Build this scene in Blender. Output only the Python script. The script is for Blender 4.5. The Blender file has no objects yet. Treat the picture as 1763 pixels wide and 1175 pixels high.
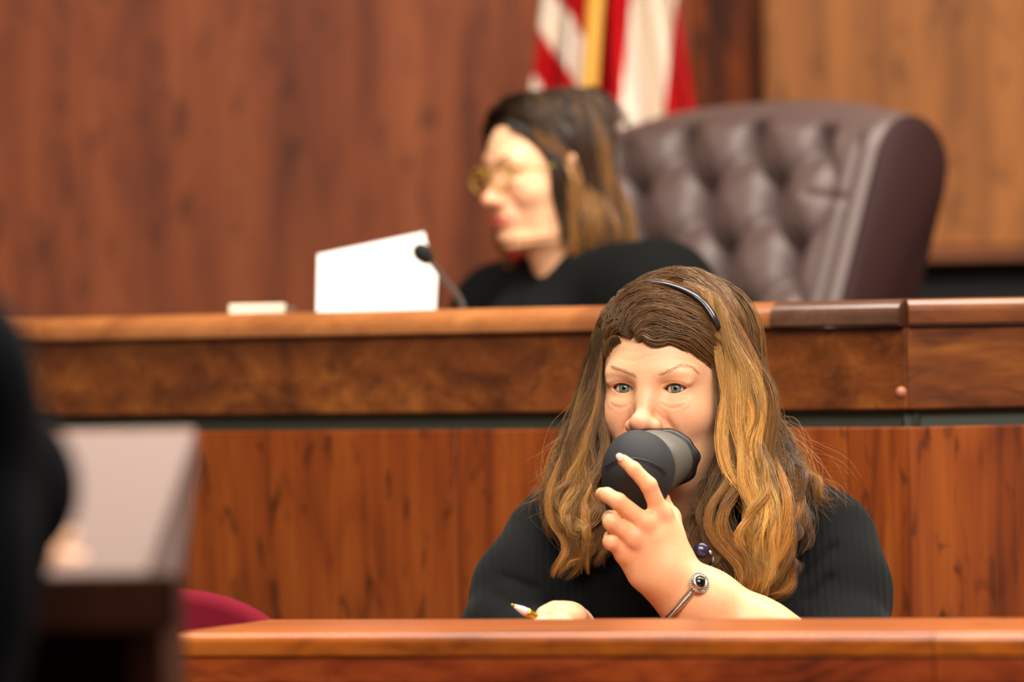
import bpy, bmesh, math, random
import numpy as np
from mathutils import Vector, Matrix

# ------------------------------------------------------------------ camera, world, lights, exposure
SC = bpy.context.scene
COL = SC.collection
FPX, CW, CH = 10500.0, 1763.0, 1175.0
CAMZ, ROLL = 1.25, math.radians(1.0)
cam_d = bpy.data.cameras.new('camera'); cam = bpy.data.objects.new('camera', cam_d); COL.objects.link(cam)
cam_d.sensor_width = 36.0; cam_d.lens = FPX / CW * 36.0
cam.matrix_world = Matrix.Translation((0, 0, CAMZ)) @ Matrix.Rotation(math.pi / 2, 4, 'X') @ Matrix.Rotation(-ROLL, 4, 'Z')
cam_d.clip_end = 100
cam_d.dof.use_dof = True; cam_d.dof.focus_distance = 6.93; cam_d.dof.aperture_fstop = 3.3
SC.camera = cam
w = bpy.data.worlds.new('world'); SC.world = w; w.use_nodes = True
w.node_tree.nodes['Background'].inputs[0].default_value = (1.0, 0.80, 0.62, 1)
w.node_tree.nodes['Background'].inputs[1].default_value = 0.22

def area(name, loc, rot, sx, sy, power, color=(1, .93, .83)):
    l = bpy.data.lights.new(name, 'AREA'); l.shape = 'RECTANGLE'; l.size = sx; l.size_y = sy
    l.energy = power; l.color = color
    o = bpy.data.objects.new(name, l); COL.objects.link(o); o.location = loc
    o.rotation_euler = [math.radians(a) for a in rot]
    return o
area('key_light_front', (0.4, 4.5, 2.85), (52, 0, 0), 2.6, 1.0, 98)  # added area light hung below the ceiling, tilted to light the face
area('ceiling_light_bench', (0.1, 7.4, 3.3), (6, 0, 0), 2.6, 1.5, 105)
area('ceiling_light_right', (2.2, 7.6, 3.2), (18, 22, 0), 1.2, 1.2, 60)
SC.view_settings.view_transform = 'Standard'; SC.view_settings.look = 'None'
SC.view_settings.exposure = 0.55; SC.view_settings.gamma = 1.0; SC.view_settings.use_curve_mapping = False

# ------------------------------------------------------------------ helpers
rng = np.random.default_rng(7); random.seed(7)
CR, SR = math.cos(ROLL), math.sin(ROLL)
def ray(px, py):
    a, b = px - CW / 2, py - CH / 2
    return (a * CR - b * SR) / FPX, -(a * SR + b * CR) / FPX
def at(px, py, Y):
    """the point at distance Y seen along the photograph's pixel (px, py)"""
    dx, dz = ray(px, py)
    return np.array((dx * Y, Y, CAMZ + dz * Y))
def depth_for(px, py, z):
    return (z - CAMZ) / ray(px, py)[1]

def tag(o, label=None, cat=None, group=None, kind=None):
    if label: o['label'] = label
    if cat: o['category'] = cat
    if group: o['group'] = group
    if kind: o['kind'] = kind
    return o
def empty(name, loc=(0, 0, 0)):
    o = bpy.data.objects.new(name, None); COL.objects.link(o); o.location = loc; o.empty_display_size = .05
    return o
def link(name, me, mat, parent=None, smooth=True):
    if mat is not None: me.materials.append(mat)
    o = bpy.data.objects.new(name, me); COL.objects.link(o)
    if parent is not None:
        o.parent = parent
        bpy.context.view_layer.update()
        o.matrix_parent_inverse = parent.matrix_world.inverted()
    if smooth: me.polygons.foreach_set('use_smooth', np.ones(len(me.polygons), dtype=bool))
    return o
def mesh_np(name, V, Q, mat=None, parent=None, smooth=True, color=None):
    """verts (n,3), faces (m,3) or (m,4) as numpy arrays -> object"""
    V = np.asarray(V, dtype=np.float32); Q = np.asarray(Q, dtype=np.int32)
    me = bpy.data.meshes.new(name)
    me.vertices.add(len(V)); me.vertices.foreach_set('co', V.ravel())
    k = Q.shape[1]
    me.loops.add(Q.size); me.loops.foreach_set('vertex_index', Q.ravel())
    me.polygons.add(len(Q)); me.polygons.foreach_set('loop_start', np.arange(0, Q.size, k, dtype=np.int32))
    me.update(calc_edges=True); me.validate()
    if color is not None:
        ca = me.color_attributes.new('Col', 'FLOAT_COLOR', 'POINT')
        c = np.ones((len(V), 4), dtype=np.float32); c[:, :3] = color
        ca.data.foreach_set('color', c.ravel())
    return link(name, me, mat, parent, smooth)
class MB:
    def __init__(s): s.v = []; s.f = []
    def add(s, V, F):
        n = len(s.v); s.v += [tuple(map(float, p)) for p in V]; s.f += [tuple(n + i for i in f) for f in F]; return s
    def build(s, name, mat, parent=None, smooth=True):
        me = bpy.data.meshes.new(name); me.from_pydata(s.v, [], s.f); me.update()
        return link(name, me, mat, parent, smooth)
def hexa(name, c8, mat, parent=None, bevel=0.004, seg=2):
    """bevelled block from 8 corners: bottom four (ccw from above), then top four"""
    bm = bmesh.new()
    vs = [bm.verts.new(Vector(p)) for p in c8]
    for f in ((3, 2, 1, 0), (4, 5, 6, 7), (0, 1, 5, 4), (1, 2, 6, 5), (2, 3, 7, 6), (3, 0, 4, 7)):
        bm.faces.new([vs[i] for i in f])
    bmesh.ops.recalc_face_normals(bm, faces=bm.faces)
    if bevel: bmesh.ops.bevel(bm, geom=list(bm.edges), offset=bevel, segments=seg, profile=.5, affect='EDGES')
    me = bpy.data.meshes.new(name); bm.to_mesh(me); bm.free()
    o = link(name, me, mat, parent, False)
    return o
def slab(name, p0, p1, z0, z1, depth, mat, parent=None, bevel=.004, seg=2, off=0.0):
    """upright board whose front face runs from p0 to p1 (plan), going back by depth"""
    a, b = np.array(p0[:2], float), np.array(p1[:2], float)
    d = (b - a) / np.linalg.norm(b - a); n = np.array((-d[1], d[0]))
    if n[1] < 0: n = -n
    a, b = a + n * off, b + n * off
    q = [a, b, b + n * depth, a + n * depth]
    return hexa(name, [(x, y, z0) for x, y in q] + [(x, y, z1) for x, y in q], mat, parent, bevel, seg)
def box(name, c, s, mat, parent=None, bevel=.004, rot=None, seg=2):
    c8 = []
    for z in (-.5, .5):
        for x, y in ((-.5, -.5), (.5, -.5), (.5, .5), (-.5, .5)):
            v = Vector((x * s[0], y * s[1], z * s[2]))
            if rot is not None: v = rot @ v
            c8.append(v + Vector(c))
    return hexa(name, c8, mat, parent, bevel, seg)
def spline(P, n):
    """Catmull-Rom through P, n samples"""
    P = np.asarray(P, float)
    if len(P) == 2: P = np.array([P[0], (P[0] + P[1]) / 2, P[1]])
    Q = np.vstack([2 * P[0] - P[1], P, 2 * P[-1] - P[-2]])
    t = np.linspace(0, len(P) - 1 - 1e-6, n); i = t.astype(int); u = (t - i)[:, None]
    a, b, c, d = Q[i], Q[i + 1], Q[i + 2], Q[i + 3]
    return .5 * (2 * b + (c - a) * u + (2 * a - 5 * b + 4 * c - d) * u ** 2 + (3 * b - a - 3 * c + d) * u ** 3)
def tube(path, rad, sides=10, caps=True, flat=None):
    P = np.asarray(path, float); n = len(P)
    R = np.broadcast_to(np.asarray(rad, float), (n,))
    T = np.gradient(P, axis=0); T /= np.linalg.norm(T, axis=1)[:, None] + 1e-12
    up = np.array((0, 0, 1.0)) if abs(T[0][2]) < .9 else np.array((0, 1.0, 0))
    A = np.cross(T[0], up); A /= np.linalg.norm(A)
    V = []
    for i in range(n):
        A = A - T[i] * A.dot(T[i]); A /= np.linalg.norm(A); B = np.cross(T[i], A)
        for k in range(sides):
            t = 2 * math.pi * k / sides
            V.append(P[i] + R[i] * (math.cos(t) * A + math.sin(t) * B * (flat or 1)))
    F = [(i * sides + k, i * sides + (k + 1) % sides, (i + 1) * sides + (k + 1) % sides, (i + 1) * sides + k)
         for i in range(n - 1) for k in range(sides)]
    if caps: F += [tuple(range(sides))[::-1], tuple(range((n - 1) * sides, n * sides))]
    return V, F
def lathe(prof, c, axis, n=32):
    """profile [(r, h)] turned about axis through c"""
    ax = np.array(axis, float); ax /= np.linalg.norm(ax)
    u = np.cross(ax, (0, 0, 1) if abs(ax[2]) < .9 else (1, 0, 0)); u /= np.linalg.norm(u); v = np.cross(ax, u)
    c = np.array(c, float)
    V = [c + ax * h + r * (math.cos(2 * math.pi * k / n) * u + math.sin(2 * math.pi * k / n) * v) for r, h in prof for k in range(n)]
    F = [(i * n + k, i * n + (k + 1) % n, (i + 1) * n + (k + 1) % n, (i + 1) * n + k) for i in range(len(prof) - 1) for k in range(n)]
    return V, F + [tuple(range(n))[::-1], tuple(range((len(prof) - 1) * n, len(prof) * n))]

# signed-distance modelling: soft unions of tapered limbs and ellipsoids, meshed with surface nets
class SDF:
    def __init__(s, lo, hi, h):
        s.lo = np.array(lo, float); s.h = h
        s.n = np.ceil((np.array(hi, float) - s.lo) / h).astype(int) + 1
        s.D = np.full(s.n, 0.5, dtype=np.float32)
    def _win(s, lo, hi):
        a = np.clip(np.floor((np.array(lo) - s.lo) / s.h).astype(int), 0, s.n); b = np.clip(np.ceil((np.array(hi) - s.lo) / s.h).astype(int) + 1, 0, s.n)
        if (b - a).min() <= 0: return None
        ax = [(s.lo[i] + s.h * np.arange(a[i], b[i])).astype(np.float32) for i in range(3)]
        return tuple(slice(a[i], b[i]) for i in range(3)), ax[0][:, None, None], ax[1][None, :, None], ax[2][None, None, :]
    def _mix(s, sl, d, k, cut):
        a = s.D[sl]
        if cut:
            d = -d; h = np.maximum(k - np.abs(a - d), 0) / max(k, 1e-6); s.D[sl] = np.maximum(a, d) + h * h * k * .25
        else:
            h = np.maximum(k - np.abs(a - d), 0) / max(k, 1e-6); s.D[sl] = np.minimum(a, d) - h * h * k * .25
    def ell(s, c, r, k=.01, rot=None, cut=False):
        c = np.array(c, float); r = np.array(r, float); m = k * 1.2 + 3 * s.h
        R = np.array(rot) if rot is not None else np.eye(3)
        e = np.sqrt(((R * r[None, :]) ** 2).sum(1)) + m
        wn = s._win(c - e, c + e)
        if wn is None: return s
        sl, X, Y, Z = wn
        p = [X - c[0], Y - c[1], Z - c[2]]
        q = [sum(R[j, i] * p[j] for j in range(3)) for i in range(3)]
        k0 = np.sqrt((q[0] / r[0]) ** 2 + (q[1] / r[1]) ** 2 + (q[2] / r[2]) ** 2)
        k1 = np.sqrt((q[0] / r[0] ** 2) ** 2 + (q[1] / r[1] ** 2) ** 2 + (q[2] / r[2] ** 2) ** 2) + 1e-9
        s._mix(sl, (k0 * (k0 - 1) / k1).astype(np.float32), k, cut); return s
    def cone(s, a, b, ra, rb, k=.01, cut=False):
        a = np.array(a, float); b = np.array(b, float); m = k * 1.2 + 3 * s.h
        wn = s._win(np.minimum(a - ra, b - rb) - m, np.maximum(a + ra, b + rb) + m)
        if wn is None: return s
        sl, X, Y, Z = wn; ab = b - a; L2 = max(ab.dot(ab), 1e-9)
        t = np.clip(((X - a[0]) * ab[0] + (Y - a[1]) * ab[1] + (Z - a[2]) * ab[2]) / L2, 0, 1)
        d = np.sqrt((X - a[0] - t * ab[0]) ** 2 + (Y - a[1] - t * ab[1]) ** 2 + (Z - a[2] - t * ab[2]) ** 2) - (ra + (rb - ra) * t)
        s._mix(sl, d.astype(np.float32), k, cut); return s
    def chain(s, pts, rad, k=.01, k0=None):
        for i in range(len(pts) - 1): s.cone(pts[i], pts[i + 1], rad[i], rad[i + 1], k if i or k0 is None else k0)
        return s
    def field(s, fn, lo, hi, k, cut):
        wn = s._win(lo, hi)
        if wn is not None: s._mix(wn[0], fn(wn[1], wn[2], wn[3]).astype(np.float32), k, cut)
        return s
    def mesh(s, smooth=2):
        D = s.D; S = D < 0
        c = np.zeros(np.array(D.shape) - 1, dtype=np.int8)
        offs = [(i, j, k) for i in (0, 1) for j in (0, 1) for k in (0, 1)]
        nx, ny, nz = c.shape
        for i, j, k in offs: c += S[i:i + nx, j:j + ny, k:k + nz]
        I = np.argwhere((c > 0) & (c < 8)); n = len(I)
        idx = np.full(c.shape, -1, dtype=np.int32); idx[I[:, 0], I[:, 1], I[:, 2]] = np.arange(n)
        val = {o: D[I[:, 0] + o[0], I[:, 1] + o[1], I[:, 2] + o[2]] for o in offs}
        pos = np.zeros((n, 3)); cnt = np.zeros(n)
        for o in offs:
            for ax in range(3):
                if o[ax]: continue
                q = list(o); q[ax] = 1; q = tuple(q); va, vb = val[o], val[q]
                m = (va < 0) != (vb < 0); t = np.where(m, va / np.where(m, va - vb, 1), 0)
                p = np.array(o, float)[None, :].repeat(n, 0); p[:, ax] = t
                pos += p * m[:, None]; cnt += m
        V = s.lo + s.h * (I + pos / cnt[:, None])
        Q = []
        for ax in range(3):
            u, v = (ax + 1) % 3, (ax + 2) % 3
            sa = [slice(None)] * 3; sb = [slice(None)] * 3
            sa[ax] = slice(0, -1); sb[ax] = slice(1, None)
            E = np.argwhere(S[tuple(sa)] != S[tuple(sb)])
            E = E[(E[:, u] > 0) & (E[:, v] > 0) & (E[:, u] < D.shape[u] - 1) & (E[:, v] < D.shape[v] - 1)]
            ins = S[E[:, 0], E[:, 1], E[:, 2]]
            def cell(du, dv):
                W = E.copy(); W[:, u] += du; W[:, v] += dv; return idx[W[:, 0], W[:, 1], W[:, 2]]
            q = np.stack([cell(-1, -1), cell(0, -1), cell(0, 0), cell(-1, 0)], 1)
            q[~ins] = q[~ins][:, ::-1]
            Q.append(q)
        Q = np.vstack(Q); Q = Q[(Q >= 0).all(1)]
        for _ in range(smooth):
            A = np.zeros_like(V); N = np.zeros(len(V))
            for a, b in ((0, 1), (1, 2), (2, 3), (3, 0)):
                np.add.at(A, Q[:, a], V[Q[:, b]]); np.add.at(A, Q[:, b], V[Q[:, a]])
                np.add.at(N, Q[:, a], 1); np.add.at(N, Q[:, b], 1)
            V = V * .5 + .5 * A / N[:, None]
        return V, Q
def merge(*parts):
    V, Q, n = [], [], 0
    for v, q in parts: V.append(v); Q.append(q + n); n += len(v)
    return np.vstack(V), np.vstack(Q)

# ------------------------------------------------------------------ materials
def srgb(r, g, b):
    f = lambda c: (c / 255 / 12.92) if c / 255 <= .04045 else ((c / 255 + .055) / 1.055) ** 2.4
    return (f(r), f(g), f(b))
def material(name, col=(.5, .5, .5), rough=.5, metal=0.0, spec=.5, attr=False, noise=None, bump=None, sss=0, coat=0, sheen=0):
    m = bpy.data.materials.new(name); m.use_nodes = True; nt = m.node_tree; b = nt.nodes['Principled BSDF']
    b.inputs['Roughness'].default_value = rough; b.inputs['Metallic'].default_value = metal
    b.inputs['Specular IOR Level'].default_value = spec; b.inputs['Coat Weight'].default_value = coat
    b.inputs['Coat Roughness'].default_value = .25
    b.inputs['Sheen Weight'].default_value = sheen
    if sss:
        b.inputs['Subsurface Weight'].default_value = sss; b.inputs['Subsurface Radius'].default_value = (1, .4, .22)
        b.inputs['Subsurface Scale'].default_value = .006
    tc = nt.nodes.new('ShaderNodeTexCoord'); src = None
    if attr:
        a = nt.nodes.new('ShaderNodeVertexColor'); a.layer_name = 'Col'; src = a.outputs[0]
    else:
        c = nt.nodes.new('ShaderNodeRGB'); c.outputs[0].default_value = (*col, 1); src = c.outputs[0]
    if noise:                                        # (scale, amount): a mottled tint
        n = nt.nodes.new('ShaderNodeTexNoise'); n.inputs['Scale'].default_value = noise[0]; n.inputs['Detail'].default_value = 4
        nt.links.new(tc.outputs['Object'], n.inputs['Vector'])
        r = nt.nodes.new('ShaderNodeMapRange'); r.inputs[3].default_value = 1 - noise[1]; r.inputs[4].default_value = 1 + noise[1]
        nt.links.new(n.outputs[0], r.inputs[0])
        x = nt.nodes.new('ShaderNodeVectorMath'); x.operation = 'SCALE'
        nt.links.new(src, x.inputs[0]); nt.links.new(r.outputs[0], x.inputs['Scale']); src = x.outputs[0]
    nt.links.new(src, b.inputs['Base Color'])
    if bump:                                         # (kind, scale, strength, distance)
        if bump[0] == 'rib':
            t = nt.nodes.new('ShaderNodeTexWave'); t.inputs['Scale'].default_value = bump[1]; t.inputs['Distortion'].default_value = .6
            t.inputs['Detail'].default_value = 0
        else:
            t = nt.nodes.new('ShaderNodeTexNoise'); t.inputs['Scale'].default_value = bump[1]; t.inputs['Detail'].default_value = 3
        nt.links.new(tc.outputs['Object'], t.inputs['Vector'])
        bp = nt.nodes.new('ShaderNodeBump'); bp.inputs['Strength'].default_value = bump[2]; bp.inputs['Distance'].default_value = bump[3]
        nt.links.new(t.outputs[1] if bump[0] == 'rib' else t.outputs[0], bp.inputs['Height']); nt.links.new(bp.outputs[0], b.inputs['Normal'])
    return m
def wood(name, dark, mid, light, along='Z', fig=1.0, rough=.38, fleck=.5, spec=.4, seed=0.0, coat=.15, ring=.14, wide=9.0, fs=26.0):
    """oiled veneer: long streaks along one axis, wandering cathedral figure and dark flecks"""
    m = bpy.data.materials.new(name); m.use_nodes = True; nt = m.node_tree; N = nt.nodes; L = nt.links
    b = N['Principled BSDF']; b.inputs['Roughness'].default_value = rough; b.inputs['Specular IOR Level'].default_value = spec
    b.inputs['Coat Weight'].default_value = coat; b.inputs['Coat Roughness'].default_value = .3
    tc = N.new('ShaderNodeTexCoord'); oi = N.new('ShaderNodeObjectInfo')
    off = N.new('ShaderNodeVectorMath'); off.operation = 'MULTIPLY_ADD'
    L.new(oi.outputs['Random'], off.inputs[0]); off.inputs[1].default_value = (7.3, 3.1, 5.7); L.new(tc.outputs['Object'], off.inputs[2])
    def tex(scale_across, scale_along, detail, dist=0.0, shift=0.0):
        mp = N.new('ShaderNodeMapping')
        s = [scale_across] * 3; s['XYZ'.index(along)] = scale_along; mp.inputs['Scale'].default_value = s
        mp.inputs['Location'].default_value = (seed + shift, seed * .7 + shift, seed * 1.3)
        L.new(off.outputs[0], mp.inputs['Vector'])
        n = N.new('ShaderNodeTexNoise'); n.inputs['Scale'].default_value = 1; n.inputs['Detail'].default_value = detail
        n.inputs['Distortion'].default_value = dist; L.new(mp.outputs[0], n.inputs['Vector']); return n.outputs[0]
    def math_(op, a, c):
        x = N.new('ShaderNodeMath'); x.operation = op
        for i, v in enumerate((a, c)):
            if isinstance(v, (int, float)): x.inputs[i].default_value = v
            else: L.new(v, x.inputs[i])
        return x.outputs[0]
    base = tex(wide * fig, 1.1 * fig, 3, .6)
    rings = math_('ABSOLUTE', math_('SINE', math_('MULTIPLY', tex(4.2 * fig, .9 * fig, 2, .4, 3.1), 34.0), 0), 0)
    fine = tex(160, 4.0, 2, 0, 1.7)
    v = math_('ADD', math_('MULTIPLY', base, .75), math_('ADD', math_('MULTIPLY', rings, ring), math_('MULTIPLY', fine, .22)))
    cr = N.new('ShaderNodeValToRGB'); e = cr.color_ramp.elements
    e[0].position = .34; e[0].color = (*dark, 1); e[1].position = .76; e[1].color = (*light, 1)
    x = e.new(.54); x.color = (*mid, 1)
    L.new(v, cr.inputs[0])
    fl = N.new('ShaderNodeMapRange'); fl.inputs[1].default_value = .57; fl.inputs[2].default_value = .72
    fl.inputs[3].default_value = 0.0; fl.inputs[4].default_value = fleck
    L.new(tex(fs * fig, fs * .34 * fig, 2, .8, 5.3), fl.inputs[0])
    mx = N.new('ShaderNodeMix'); mx.data_type = 'RGBA'; L.new(fl.outputs[0], mx.inputs[0])
    L.new(cr.outputs[0], mx.inputs[6]); mx.inputs[7].default_value = (dark[0] * .45, dark[1] * .45, dark[2] * .45, 1)
    L.new(mx.outputs[2], b.inputs['Base Color'])
    bp = N.new('ShaderNodeBump'); bp.inputs['Strength'].default_value = .12; bp.inputs['Distance'].default_value = .001
    L.new(fine, bp.inputs['Height']); L.new(bp.outputs[0], b.inputs['Normal'])
    return m

M = {}
M['wall_wood'] = wood('wall_veneer', srgb(88, 40, 20), srgb(120, 58, 28), srgb(140, 74, 38), 'Z', .9, .55, .8, .2, coat=0, ring=.10, wide=16, fs=42)
M['wall_shaded'] = wood('shaded_veneer', srgb(40, 14, 6), srgb(88, 38, 12), srgb(156, 72, 18), 'Z', 1.5, .6, .5, .15, coat=0)  # shade of the recess put into a darker veneer colour
M['wall_lit'] = wood('lit_veneer', srgb(112, 66, 30), srgb(140, 84, 38), srgb(154, 94, 44), 'Z', .8, .55, .75, .2, coat=0, wide=12, fs=44)  # paler veneer colour carries light and sheen from the right
M['bench_panel'] = wood('bench_panel_veneer', srgb(88, 36, 12), srgb(128, 57, 16), srgb(154, 78, 24), 'Z', 1.0, .45, .8, .25, coat=.05, ring=.10, wide=15, fs=44)
M['bench_rail'] = wood('bench_rail_wood', srgb(74, 34, 12), srgb(114, 58, 20), srgb(150, 88, 34), 'X', 1.3, .4, .5, .3, coat=.1, ring=.05, wide=14)
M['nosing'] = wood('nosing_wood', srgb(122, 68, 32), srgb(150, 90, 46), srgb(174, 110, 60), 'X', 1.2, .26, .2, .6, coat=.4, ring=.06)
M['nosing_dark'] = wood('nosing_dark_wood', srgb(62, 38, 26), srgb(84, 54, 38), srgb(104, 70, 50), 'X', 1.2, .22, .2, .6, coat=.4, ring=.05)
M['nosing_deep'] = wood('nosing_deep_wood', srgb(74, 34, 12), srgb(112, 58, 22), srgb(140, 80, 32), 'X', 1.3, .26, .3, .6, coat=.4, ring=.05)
M['desk_wood'] = wood('desk_wood', srgb(116, 54, 14), srgb(168, 86, 24), srgb(192, 108, 38), 'X', 1.3, .3, .3, .5, coat=.35, ring=.06)
M['desk_dark'] = wood('desk_front_wood', srgb(62, 20, 8), srgb(116, 44, 14), srgb(146, 64, 22), 'X', 1.4, .34, .4, ring=.12)
M['lectern_wood'] = wood('lectern_wood', srgb(36, 15, 8), srgb(58, 26, 12), srgb(76, 36, 18), 'Z', 1.0, .6, .3, .15, coat=0)
M['reveal'] = material('reveal_black', srgb(58, 64, 54), .6)
M['void'] = material('plinth_black', srgb(20, 18, 14), .6)
M['carpet'] = material('carpet', srgb(70, 58, 56), .95, noise=(300, .3))
M['plaster'] = material('plaster', srgb(196, 184, 166), .9, noise=(20, .05))
M['leather'] = material('burgundy_leather_lit', srgb(86, 68, 64), .5, noise=(60, .12), bump=('noise', 900, .25, .0006), coat=.1)  # front leather, lightened and greyed to carry its sheen
M['leather_shaded'] = material('burgundy_leather_shaded', srgb(40, 15, 14), .65, spec=.2, noise=(60, .1), bump=('noise', 900, .25, .0006))  # darker copy of the leather, with the side's shade in its colour
M['brass'] = material('brass', srgb(190, 150, 80), .3, .9)
M['chrome'] = material('silver', srgb(205, 200, 190), .25, 1)
M['black_metal'] = material('black_metal', srgb(24, 24, 26), .35, .3)
M['grey_metal'] = material('grey_metal', srgb(105, 98, 92), .4, .5)
M['foam'] = material('black_foam', srgb(14, 14, 16), .95, noise=(400, .3))
M['paper'] = material('white_paper', srgb(246, 242, 238), .8)
M['dim_paper'] = material('dimmed_paper', srgb(132, 114, 108), .95, spec=.1)  # paper greyed so the dim foreground light is in its colour
M['box_card'] = material('white_card', srgb(224, 214, 190), .7)
M['box_end'] = material('brown_card', srgb(92, 66, 48), .7)
M['skin'] = material('skin', attr=True, rough=.46, spec=.4, sss=.10, noise=(220, .09), bump=('noise', 520, .22, .0010))
M['eye'] = material('eyeball', attr=True, rough=.12, spec=.6)
M['hair'] = material('hair', attr=True, rough=.42, spec=.35)
M['knit'] = material('black_rib_knit', srgb(7, 9, 9), .9, bump=('rib', 36, .35, .002), spec=.12, sheen=.03)
M['inner'] = material('black_jersey', srgb(12, 12, 14), .85, noise=(140, .5), spec=.25)
M['robe'] = material('black_robe', srgb(9, 11, 11), .9, spec=.12)
M['suit'] = material('navy_suit', srgb(6, 8, 14), .9, spec=.1)
M['band'] = material('headband_black', srgb(20, 20, 26), .22, spec=.7)
M['cup'] = material('mask_black', srgb(34, 34, 36), .7, spec=.35, noise=(260, .15), bump=('noise', 1800, .35, .0006))
M['cup_grey'] = material('mask_grey', srgb(84, 82, 74), .5)
M['seal'] = material('mask_rubber', srgb(18, 18, 19), .4)
M['maroon'] = material('maroon_fabric', srgb(104, 14, 32), .95, noise=(400, .15), spec=.15)
M['flag'] = material('flag_cloth', attr=True, rough=.8, spec=.15)
M['gold'] = material('gold_fringe', srgb(214, 158, 62), .6, noise=(300, .25))
M['pen_white'] = material('pen_white', srgb(226, 222, 214), .3)
M['pen_gold'] = material('pen_gold', srgb(190, 150, 50), .3, .8)
M['stone'] = material('purple_stone', srgb(44, 40, 66), .2, noise=(260, .8), spec=.6)
M['onyx'] = material('onyx', srgb(6, 6, 8), .1, spec=.7)
M['nail'] = material('nail', srgb(240, 205, 180), .25)
M['lash'] = material('lashes', srgb(30, 22, 20), .6)
M['glasses'] = material('gold_acetate', srgb(150, 122, 40), .3)
M['plug'] = material('wood_plug', srgb(176, 104, 78), .4)
# ------------------------------------------------------------------ the room
def struct(o): o['kind'] = 'structure'; return o
fl = struct(box('floor', (0, 6.0, -.05), (9, 13, .1), M['carpet'], bevel=0))
dais = struct(box('floor_dais', (0.3, 9.62, .15), (7, 2.4, .3), M['carpet'], bevel=.01))
YW = 10.3
def zx(px, py, Y): p = at(px, py, Y); return p[0], p[2]
wall = struct(box('wall_back', (0, YW + .2, 1.7), (9, .16, 3.4), M['plaster'], bevel=0))
def wpanel(px0, px1, Yf, z0, z1, mat, name='panel', th=.05):
    x0, x1 = at(px0, 300, Yf)[0], at(px1, 300, Yf)[0]
    return hexa(name, [(x0, Yf, z0), (x1, Yf, z0), (x1, Yf + th, z0), (x0, Yf + th, z0),
                       (x0, Yf, z1), (x1, Yf, z1), (x1, Yf + th, z1), (x0, Yf + th, z1)], mat, wall, .002, 1)
for a, b in ((-2020, -1385), (-1383, -750), (-748, 1193)):
    wpanel(a, b, YW, .3, 3.3, M['wall_wood'])
wpanel(1194, 1319, YW + .05, .3, 3.3, M['wall_shaded'], 'recessed_panel')
zb = at(1660, 449, YW - .1)[2]
for a, b in ((1320, 2200), (2202, 3100)):
    wpanel(a, b, YW - .10, zb + .022, 3.3, M['wall_lit'], 'panel', .14)
wpanel(1320, 3100, YW - .105, zb, zb + .02, M['bench_rail'], 'panel_trim', .145)
wpanel(1330, 3100, YW + .04, .3, zb - .001, M['void'], 'plinth', .06)
struct(box('ceiling', (0, 6.0, 3.45), (9, 13, .1), M['plaster'], bevel=0))
struct(box('wall_left', (-4.5, 6.0, 1.7), (.1, 13, 3.4), M['plaster'], bevel=0))
struct(box('wall_right', (4.5, 6.0, 1.7), (.1, 13, 3.4), M['plaster'], bevel=0))

# ------------------------------------------------------------------ judge's bench
YL = 8.35
L_ = at(60, 718, YL); z_fb = L_[2]; z_ft = at(60, 590, YL)[2]; z_nt = at(60, 548, YL)[2]
z_pt = at(200, 742, YL)[2]
YR = depth_for(1562, 706, z_fb); R_ = at(1562, 706, YR)
dirv = (R_ - L_)[:2]; dirv /= np.linalg.norm(dirv)
Lx = L_[:2] - dirv * 2.2                                # runs on out of frame to the left
def on_front(px, z=1.2):                                # where the front line crosses a column of the picture
    dx = ray(px, 640)[0]; t = (dx * L_[1] - L_[0]) / (dirv[0] - dx * dirv[1]); return L_[:2] + dirv * t
S1 = on_front(1341); S0 = on_front(1562); SP = on_front(1452)
dir2 = np.array((math.cos(math.radians(11)), math.sin(math.radians(11)))); E2 = S0 + dir2 * 1.6
bench = empty('judge_bench', (L_[0], L_[1] + .3, 0))
tag(bench, 'long red-brown wooden judge bench with thick top rail behind woman holding mask', 'bench')
slab('rail_board', Lx, S0 - dirv * .001, z_fb, z_ft, .06, M['bench_rail'], bench, .003)
slab('rail_board', S0 + dir2 * .001, E2, z_fb, z_ft, .06, M['bench_rail'], bench, .003)
def nosing(name, a, b, z0, z1, mat, out, r):
    """rounded strip: half-round front edge, swept along the bench"""
    a, b = np.array(a), np.array(b); d = (b - a) / np.linalg.norm(b - a); n = np.array((-d[1], d[0]))
    prof = [(.10, z0), (-out + .003, z0), (-out, z0 + .003)]
    for k in range(7):
        t = math.pi / 2 * k / 6; prof.append((-out + r - r * math.cos(t), z1 - r + r * math.sin(t)))
    prof += [(.10, z1)]
    V = [(*(p + n * o), z) for p in (a, b) for o, z in prof]; k = len(prof)
    F = [(i, i + k, (i + 1) % k + k, (i + 1) % k) for i in range(k)] + [tuple(range(k)), tuple(range(k, 2 * k))[::-1]]
    bm = bmesh.new(); vs = [bm.verts.new(v) for v in V]
    for f in F: bm.faces.new([vs[i] for i in f])
    bmesh.ops.recalc_face_normals(bm, faces=bm.faces)
    me = bpy.data.meshes.new(name); bm.to_mesh(me); bm.free()
    return link(name, me, mat, bench, False)
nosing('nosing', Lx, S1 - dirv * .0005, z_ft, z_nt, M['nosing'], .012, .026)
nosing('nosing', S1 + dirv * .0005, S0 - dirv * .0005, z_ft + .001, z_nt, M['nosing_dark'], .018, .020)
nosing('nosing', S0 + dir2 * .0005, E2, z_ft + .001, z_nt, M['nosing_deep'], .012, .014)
slab('reveal_strip', Lx, S0, z_pt - .05, z_fb + .002, .03, M['reveal'], bench, 0, off=.018)
slab('reveal_strip', S0, E2, z_pt - .05, z_fb + .002, .03, M['reveal'], bench, 0, off=.018)
def along(t): return L_[:2] + dirv * t
tP = (SP - L_[:2]).dot(dirv)
cuts = [-2.2, -1.3, -.4, tP - .62, tP, (S0 - L_[:2]).dot(dirv)]
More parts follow.
